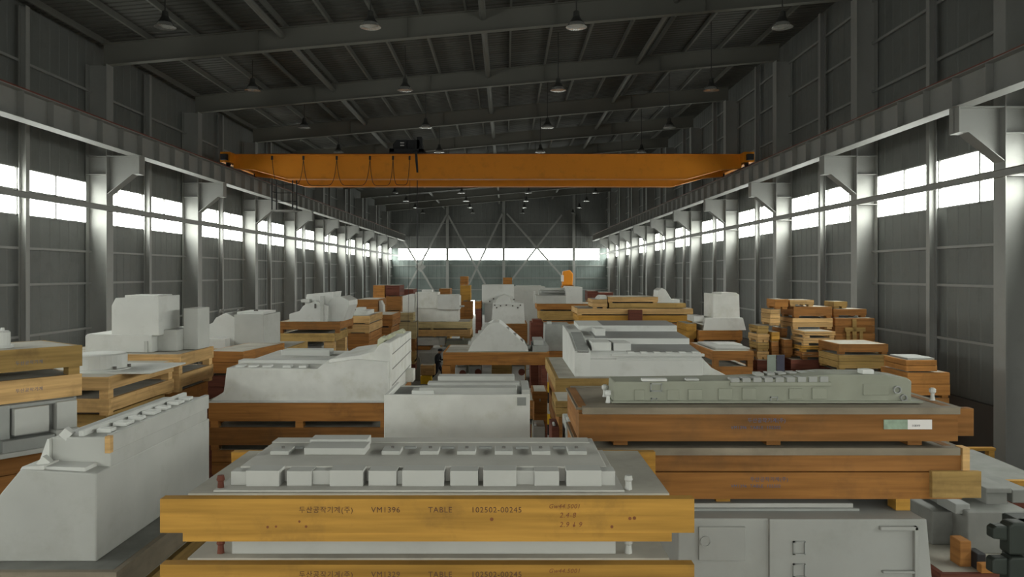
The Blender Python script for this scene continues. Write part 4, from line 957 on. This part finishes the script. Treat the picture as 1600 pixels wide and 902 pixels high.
# hazard post and floor clutter in the aisle
r = empty('hazard_post', (W(858, 21), 21, 0), 0, 'slim yellow and grey hazard post standing in the aisle', 'post')
for i in range(9): MB().box(-.045, .045, -.045, .045, i * .29, (i + 1) * .29).build('band', ('hazard_yellow', 'cast_paint', 'machine_black')[i % 3], r)
MB().box(-.3, .35, -.1, .1, 0, .04).build('foot', 'hazard_yellow', r)
r = empty('hazard_stand', (W(860, 25), 19.0, 0), 0, 'low yellow hazard stand on the aisle floor', 'stand')
MB().box(-.35, .35, -.05, .05, .55, .65).build('cross_bar', 'hazard_yellow', r); MB().box(-.3, .3, -.04, .04, 1.0, 1.1).build('cross_bar', 'hazard_yellow', r)
for x in (-.28, .28): MB().box(x - .04, x + .04, -.04, .04, 0, 1.1).build('upright', 'machine_black', r)
pcrate('olive box in the aisle under the olive crate edge', 868, 902, 627, 652, 12.5, 1.0, 'wood_olive', 2, .04, base='the olive aisle box')
for i, (a, b, q0, dd, lab) in enumerate(((833, 852, 667, 15.6, 'low grey tube-like casting on the aisle floor'), (862, 874, 668, 11.4, 'small dark box casting on the aisle floor'), (884, 905, 660, 11.3, 'pale grey block casting on the aisle floor near the brown crates'))):
    zt = Z(q0, dd)
    pcast(lab, (a + b) / 2, dd, 0, (('body', ('cast_paint', 'wood_red', 'cast_paint')[i], rect(a, b, q0, 3000), 0, .7), ('lug', 'cast_white', rect(a + 2, a + 6, q0 - 5, q0), .1, .2)), 'block_casting')

# I: pale crates right of centre
d = 27.0
zt = Z(482.5, d)
pcrate('long pale crate right of centre with gaps, upper layer', 902, 1083, 482.5, 493, d, 2.4, 'wood_pale', 1, .04)
pcrate('long pale crate right of centre, lower layer', 904, 1081, 493.2, 505, d, 2.4, 'wood_ochre', 1, .03, base='the long pale crates right of centre')
tag(MB().box(W(981, d), W(1002, d), d - .25, d - .01, 0, Z(484, d)).build('timber_post', 'wood_red', None, (0, 0, 0), .02), 'dark red timber post against the long pale crates', 'post')
pcrate('flat pale crate on the long pale crates, lower', 952, 1072, 474, 482.3, d + .1, 2.0, 'wood_olive', 1, .02)
pcrate('flat pale crate on the long pale crates, topmost', 950, 1028, 464, 473.8, d + .2, 1.8, 'wood_pale', 2, .04)
pcrate('small rough crate at the left end of the long pale crates', 926, 949, 468, 482.3, d + .1, 1.6, 'wood_pale', 2, .05)
pcast('white cover plate on the small rough crate', 944, d + .3, Z(468, d + .1), (('plate', 'cast_white', [(934, 468.5), (949, 468.5), (948, 463), (938, 463)], 0, 1.0), ('rim', 'cast_white', rect(936, 947, 461.5, 463), .2, .5)))
pcast('white triangular bracket casting standing on a flat pale crate', 1042, d + .4, Z(474, d + .1), (('gusset', 'cast_white', [(1027, 474), (1053, 474), (1040, 453), (1034, 450), (1029, 454)], 0, .9), ('foot', 'cast_white', rect(1027, 1062, 468, 475), .05, .8)))
# tower casting
d = 24.0; z = Z(517, d - .1)
pcast('white tower casting with olive stains near the right wall', 1136, d + .1, z, (('base', 'cast_white', [(1099, 517), (1166, 517), (1161, 497), (1102, 497)], 0, 1.5), ('tower', 'cast_stain', [(1114, 498), (1156, 498), (1155, 461), (1150, 457.5), (1128, 457.5), (1126, 460), (1114, 459)], .1, 1.1), ('flange', 'cast_white', rect(1084, 1100, 494, 503), .2, .9)))
pcrate('brown crate under the white tower casting', 1092, 1160, 517, 533, d - .1, 1.9, 'wood_orange', 1, .04, base='the white tower casting', zb=z - .33)
pcrate('small ochre crate left of the tower casting', 1072, 1088, 506, 530, d + .1, 1.3, 'wood_ochre', 2, .04, base='the small ochre crate beside the tower')
d = 20.0
z = pcrate('grey-topped brown crate on posts right of the terraced casting', 1114, 1178, 549, 573, d, 2.6, 'wood_brown', 1, .2, base='the grey-topped brown crate')
pcast('flat grey plate casting on the grey-topped crate', 1140, d + .4, z, (('plate', 'cast_paint', [(1118, 549), (1172, 549), (1172, 543.5), (1118, 543.5)], 0, 1.9), ('rim', 'cast_white', rect(1122, 1160, 538, 546), .9, .8)))

# J: pile of wooden crates by the right wall
def pile():
    D = 21.5
    G = 'wooden crates piled by the right wall'
    rows = [
        ('boxy brown crate on top of the left of the crate pile', 1212, 1232, 468, 483, 22.0, .8, 'wood_orange', 1, -6),
        ('pale flat crate lying at the very top of the crate pile', 1234, 1272, 469, 479, 22.0, .8, 'wood_pale', 1, 4),
        ('narrow upright crate with open sides in the pile', 1204, 1219, 483.5, 509, 22.0, .8, 'wood_pale', 3, 0),
        ('wide brown crate near the top of the pile', 1240, 1300, 479.5, 497.0, 22.0, 1.0, 'wood_brown', 1, 3),
        ('tilted pale crate in the middle of the pile', 1238, 1301, 497.4, 514.6, 22.0, 1.0, 'wood_pale', 2, 5),
        ('brown box behind the tilted pale crate', 1221, 1230, 513, 527.5, 22.4, .8, 'wood_brown', 2, 0),
        ('pale pallet crate with slots, first below the tilted crate', 1256, 1305, 518, 528, 21.2, .9, 'wood_pale', 2, 6),
        ('pale pallet crate with slots, second below the tilted crate', 1255, 1303, 528.3, 540, 21.2, .9, 'wood_pale', 2, 2),
        ('orange-pale pallet crate, third below the tilted crate', 1252, 1291, 540.3, 550, 21.2, .9, 'wood_ochre', 2, -3),
        ('orange-pale pallet crate, fourth below the tilted crate', 1253, 1300, 550.3, 562, 21.2, .9, 'wood_brown', 2, 2),
        ('large brown box at the left of the pile', 1226, 1238, 530.6, 559, 21.7, .9, 'wood_brown', 2, 0),
        ('small ochre crate on top of the right of the pile', 1303, 1324, 471.5, 482.2, 22.8, .7, 'wood_olive', 1, 0),
        ('flat brown crate under the small ochre crate', 1303, 1354, 483.3, 496.2, 22.6, .9, 'wood_brown', 1, -3),
        ('square brown box with a plank cross on its front', 1305, 1367, 497.3, 536, 22.4, 1.1, 'wood_brown', 3, 0),
        ('small pale pallet at the left end of the pile, top', 1184, 1201, 509, 522, 22.0, .8, 'wood_olive', 2, 0),
        ('small pale pallet at the left end of the pile, second', 1183, 1202, 522.3, 535, 22.0, .8, 'wood_pale', 2, 4),
        ('small pale pallet at the left end of the pile, third', 1184, 1202, 535.3, 549, 22.0, .8, 'wood_olive', 2, -3),
        ('small pale pallet at the left end of the pile, fourth', 1183, 1202, 549.3, 561.8, 22.0, .8, 'wood_pale', 2, 2),
        ('small brown pallet beside the pale pallets, upper', 1206, 1218, 519, 534, 21.9, .8, 'wood_ochre', 2, 0),
        ('small brown pallet beside the pale pallets, lower', 1206, 1217, 534.3, 560, 21.9, .8, 'wood_brown', 3, 0),
        ('open brown crate with pale rim at the right of the pile, upper', 1311, 1388, 538, 554, 19.8, 1.3, 'wood_brown', 1, 0),
        ('brown crate at the right of the pile, lower', 1311, 1387, 555, 580, 19.8, 1.3, 'wood_olive', 2, 0),
    ]
    for lab, a, b, q0, q1, d, dep, m, n, rz in rows:
        pcrate(lab, a, b, q0, q1, d, dep, m, n, .06, R(rz * .25), grp=G)
    for what, a, b, q, d, dep in (('the left pallets of the pile', 1183, 1222, 563.3, 21.8, 1.0), ('the middle of the crate pile', 1236, 1303, 562.3, 21.2, 2.0), ('the square brown box with a cross', 1306, 1367, 536.3, 22.4, 1.1), ('the right end of the crate pile', 1312, 1387, 580.3, 19.85, 1.25)):
        stack(W(a, d), W(b, d), d, d + dep, Z(q, d), what, ('wood_brown', 'wood_red'), .7, jit=.005)
    # plank cross on the square box
    d = 22.37
    r = [o for o in C.objects if o.get('label') == 'square brown box with a plank cross on its front'][0]; o = r.location
    for a, b, q0, q1 in ((1332, 1338, 499, 534), (1320, 1352, 512, 518), (1322, 1328, 518, 534), (1343, 1348, 518, 534)):
        piece('brace_plank', 'wood_olive', r, ((W(a, d) + W(b, d)) / 2 - o[0], d - o[1], (Z(q0, d) + Z(q1, d)) / 2 - o[2]), (W(b, d) - W(a, d), .04, Z(q0, d) - Z(q1, d)))
    for a, b, m, lab in ((1199, 1212.5, 'sheet_green', 'upright grey-green sheet leaning in front of the crate pile'), (1213.5, 1226, 'sheet_blue', 'upright dark blue sheet leaning in front of the crate pile')):
        d = 20.6; rr = empty('metal_sheet', (W((a + b) / 2, d), d, 0), 0, lab, 'sheet'); o = rr.location
        MB().box(W(a, d), W(b, d), d, d + .03, 0, Z(555, d)).build('panel', m, rr, o); MB().box(W(a, d), W(b, d), d - .01, d, Z(557, d), Z(555, d)).build('edge_fold', m, rr, o)
    # loose planks
    d = 18.6
    for i, (a, b, q0, q1) in enumerate(((1281, 1322, 569, 577), (1290, 1330, 576, 578))):
        pass
    d = 16.9
    z = pcrate('small orange crate near the right wall, upper of two', 1416, 1464, 563, 582, d, 1.0, 'wood_orange', 2, .02)
    pcrate('orange-brown crate near the right wall, lower of two', 1418, 1484, 582.3, 622, d, 1.2, 'wood_orange', 2, .05, base='the orange crates near the right wall')
    MBz = Z(563, d)
    pcast('thin grey lid on the small orange crate near the right wall', 1440, d + .1, MBz, (('lid', 'cast_dark', rect(1418, 1460, 559.5, 562.5), 0, .8), ('rib', 'cast_dark', rect(1424, 1454, 558, 559.5), .2, .3)))
pile()

# ------------------------------------------------------------------ R  castings in the lower right corner
def lower_right():
    d = 9.0; z = Z(866, d)
    r = casting('grey stepped block casting in the lower right corner on dark crates', (W(1545, d), 10, z), 'block_casting'); o = r.location
    x0, x1 = W(1512, d), W(1612, d)
    MB().box(x0, x1, d, 11.2, z, Z(800, d)).build('body', 'shaded_dark_casting', r, o, .015)
    MB().box(W(1541, d + .3), W(1574, d + .3), d + .3, 10.6, Z(800, d) - .02, Z(770, d + .3)).build('upper_block', 'shaded_dark_casting', r, o, .012)
    MB().box(W(1538, d + .3), W(1578, d + .3), d + .26, 10.7, Z(770, d + .3), Z(762, d + .3)).build('upper_plate', 'shaded_dark_casting', r, o, .012)
    MB().box(W(1582, d + .4), W(1612, d + .4), d + .4, 10.4, Z(800, d) - .02, Z(766, d + .4)).build('rear_block', 'shaded_dark_casting', r, o, .012)
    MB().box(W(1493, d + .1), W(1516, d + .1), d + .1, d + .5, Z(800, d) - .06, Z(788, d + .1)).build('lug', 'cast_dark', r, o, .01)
    MB().box(x0 - .25, x0 + .01, d + .3, 11.0, z, Z(812, d)).build('side_step', 'shaded_dark_casting', r, o, .015)
    crate('dark reddish crate with a dusty deck under the stepped block casting', W(1470, 8.4), W(1640, 8.4), 8.4, 11.4, z - .4, z, 'wood_red', 1, .1)
    stack(W(1475, 8.5), W(1630, 8.5), 8.5, 11.3, z - .4, 'the stepped block casting in the lower right', ('wood_red', 'wood_brown'), .66)
    for a, b, q0, dd, m, lab in ((1500, 1518, 846, 8.6, 'wood_brown', 'short brown timber block on the lower right crate'), (1527, 1541, 866, 8.5, 'machine_black', 'small black rubber block on the lower right crate')):
        tag(MB().box(W(a, dd), W(b, dd), dd, dd + .2, z, Z(q0, dd)).build('timber_block', m, None, (0, 0, 0), .01), lab, 'block')
    tag(MB().box(W(1530, 8.45), W(1640, 8.45), 8.41, 8.5, z + .0, z + .1).build('timber_beam', 'wood_orange', None, (0, 0, 0), .008), 'orange timber edge beam at the bottom right corner', 'timber')
    # grey sloping plate behind, with pale timbers
    d2 = 12.2; zz = 1.55
    r = casting('grey sloping plate casting behind the stepped block near the right wall', (W(1560, d2), 13.2, zz), 'plate_casting'); o = r.location
    MB().prism_x([(d2, zz), (14.2, zz), (14.2, zz + .19), (14.0, zz + .19), (d2, zz + .15)], W(1516, d2), W(1640, d2)).build('sloped_plate', 'shaded_dark_casting', r, o, .01)
    MB().box(W(1516, d2), W(1640, d2), d2 - .03, d2, zz, zz + .1).build('front_lip', 'shaded_dark_casting', r, o)
    stack(W(1500, d2), W(1640, d2), d2 - .1, 14.3, zz, 'the sloping plate near the right wall', ('wood_red',), .68)
    tag(MB().box(W(1528, 11.9), W(1640, 11.9), 11.9, 12.0, Z(760, 11.9), Z(752, 11.9)).box(W(1545, 11.9), W(1560, 11.9), 11.9, 12.0, 0, Z(760, 11.9)).build('timber_rail', 'wood_ochre'), 'pale timber rail in front of the sloping plate', 'timber')
    tag(MB().box(W(1510, 14.5), W(1556, 14.5), 14.5, 14.62, Z(705, 14.5), Z(700.5, 14.5)).box(W(1512, 14.5), W(1522, 14.5), 14.5, 14.62, 0, Z(705, 14.5)).box(W(1545, 14.5), W(1554, 14.5), 14.5, 14.62, 0, Z(705, 14.5)).build('timber_trestle', 'wood_ochre'), 'thin pale timber trestle near the right wall column', 'timber')
    # dark green machine at the corner
    d3 = 6.4
    r = empty('dark_machine', (W(1600, d3), d3 + .4, 0), 0, 'dark green-black machine with two blunt jaws at the lower right edge', 'machine'); o = r.location
    MB().prism_y(px_poly([(1577, 868), (1640, 868), (1640, 818), (1584, 818), (1577, 823)], d3), d3, d3 + .14).build('upper_body', 'machine_green', r, o, .02)
    MB().prism_y(px_poly([(1577, 930), (1640, 930), (1640, 872), (1582, 872), (1577, 876)], d3), d3, d3 + .14).build('lower_body', 'machine_green', r, o, .02)
    MB().prism_y(px_poly([(1554, 844), (1578, 847), (1578, 824), (1560, 824), (1554, 828)], d3), d3 + .02, d3 + .12).build('jaw', 'machine_green', r, o, .015)
    MB().prism_y(px_poly([(1553, 898), (1578, 902), (1578, 874), (1558, 874), (1553, 878)], d3), d3 + .02, d3 + .12).build('jaw', 'machine_green', r, o, .015)
    MB().box(W(1600, d3), W(1640, d3), d3 + .02, d3 + .30, 0, Z(818, d3)).build('pillar', 'machine_green', r, o, .02)
    MB().box(W(1580, d3), W(1660, d3), d3 - .2, d3 + .5, 0, .12).build('foot', 'machine_green', r, o, .02)
lower_right()

# ------------------------------------------------------------------ a worker by the hook
def person():
    d = 35.6; X0 = W(685, d)
    V = []; E = []; Rr = []
    def v(x, y, z, r, p=None):
        V.append((x, y, z)); Rr.append(r if isinstance(r, tuple) else (r, r)); i = len(V) - 1
        if p is not None: E.append((p, i))
        return i
    # local: +x is the way the worker faces; z up; stooping forward, one foot behind
    pel = v(-.02, 0, .80, (.15, .12)); be = v(-.07, 0, .95, (.15, .12), pel); ch = v(-.06, 0, 1.12, (.18, .13), be); up = v(.0, 0, 1.22, (.14, .11), ch)
    nk = v(.04, 0, 1.28, .055, up); hd0 = v(.07, 0, 1.33, .075, nk); hd1 = v(.09, 0, 1.40, .10, hd0); v(.09, 0, 1.46, .075, hd1)
    v(.19, 0, 1.39, .016, hd1)
    for s in (-1, 1):
        v(.085, s * .10, 1.385, .018, hd1)
        sh = v(.0, s * .19, 1.19, .07, up)
        el = v(-.04 if s < 0 else .06, s * .26, .95, .052, sh)
        wr = v(.17 if s < 0 else .24, s * .20, .92 if s < 0 else .98, .036, el)
        pa = v(.25 if s < 0 else .32, s * .19, .92 if s < 0 else 1.0, (.036, .022), wr)
        bx, by, bz = V[pa]
        for k in range(4):
            f1 = v(bx + .045, by + (k - 1.5) * .02, bz - .01, .0095, pa); v(bx + .075 - abs(k - 1.3) * .006, by + (k - 1.5) * .02, bz - .035, .008, f1)
        t1 = v(bx - .01, by - s * .04, bz + .0, .010, pa); v(bx + .025, by - s * .052, bz - .015, .008, t1)
        hp = v(-.02, s * .10, .74, .10, pel)
        if s < 0: kn = v(-.06, s * .11, .43, .068, hp); an = v(-.33, s * .11, .12, .045, kn); v(-.36, s * .11, .05, .048, an); v(-.24, s * .12, .035, .036, len(V) - 1)
        else: kn = v(.16, s * .11, .43, .068, hp); an = v(.10, s * .11, .10, .045, kn); v(.10, s * .11, .05, .048, an); v(.24, s * .12, .036, .036, len(V) - 1)
    me = bpy.data.meshes.new('person_body'); me.from_pydata(V, E, [])
    o = bpy.data.objects.new('person_body', me); C.objects.link(o)
    sk = o.modifiers.new('skin', 'SKIN'); sk.use_smooth_shade = True
    for i, q in enumerate(me.skin_vertices[0].data): q.radius = Rr[i]; q.use_root = (i == 0)
    sb = o.modifiers.new('sub', 'SUBSURF'); sb.levels = 2; sb.render_levels = 2
    m2 = bpy.data.meshes.new_from_object(o.evaluated_get(bpy.context.evaluated_depsgraph_get()))
    bpy.data.objects.remove(o)
    for n_ in ('cloth_black', 'cloth_navy', 'skin', 'glove_white', 'machine_black'): m2.materials.append(M[n_])
    for p in m2.polygons:
        c = p.center
        i = 0
        if c.z > 1.285 and abs(c.y) < .15: i = 2
        elif c.z < .13: i = 4
        elif c.z < .82 and c.x < .22: i = 1
        elif c.x > (.19 if c.y < 0 else .26): i = 3
        p.material_index = i
        p.use_smooth = True
    root = empty('person', (X0, d, 0), R(-8), 'worker in dark clothes and cap stooping beside the crane hook', 'person')
    b = bpy.data.objects.new('body', m2); link(b, root)
    MB().lathe([(.118, 1.395), (.118, 1.43), (.10, 1.475), (.05, 1.495), (.02, 1.498)], (.085, 0, 0), 16).build('cap', 'cloth_black', root, smooth=True)
    MB().prism_z([(.17, -.08), (.25, -.05), (.27, 0), (.25, .05), (.17, .08)], 1.40, 1.412).build('cap_peak', 'cloth_black', root)
    for s in (-1, 1): MB().lathe([(.012, -.004), (.010, .004)], (.183, s * .035, 1.40), 8, 'x').build('eye', 'machine_black', root)
    MB().box(.172, .182, -.025, .025, 1.335, 1.345).build('mouth', 'wood_red', root)
person()
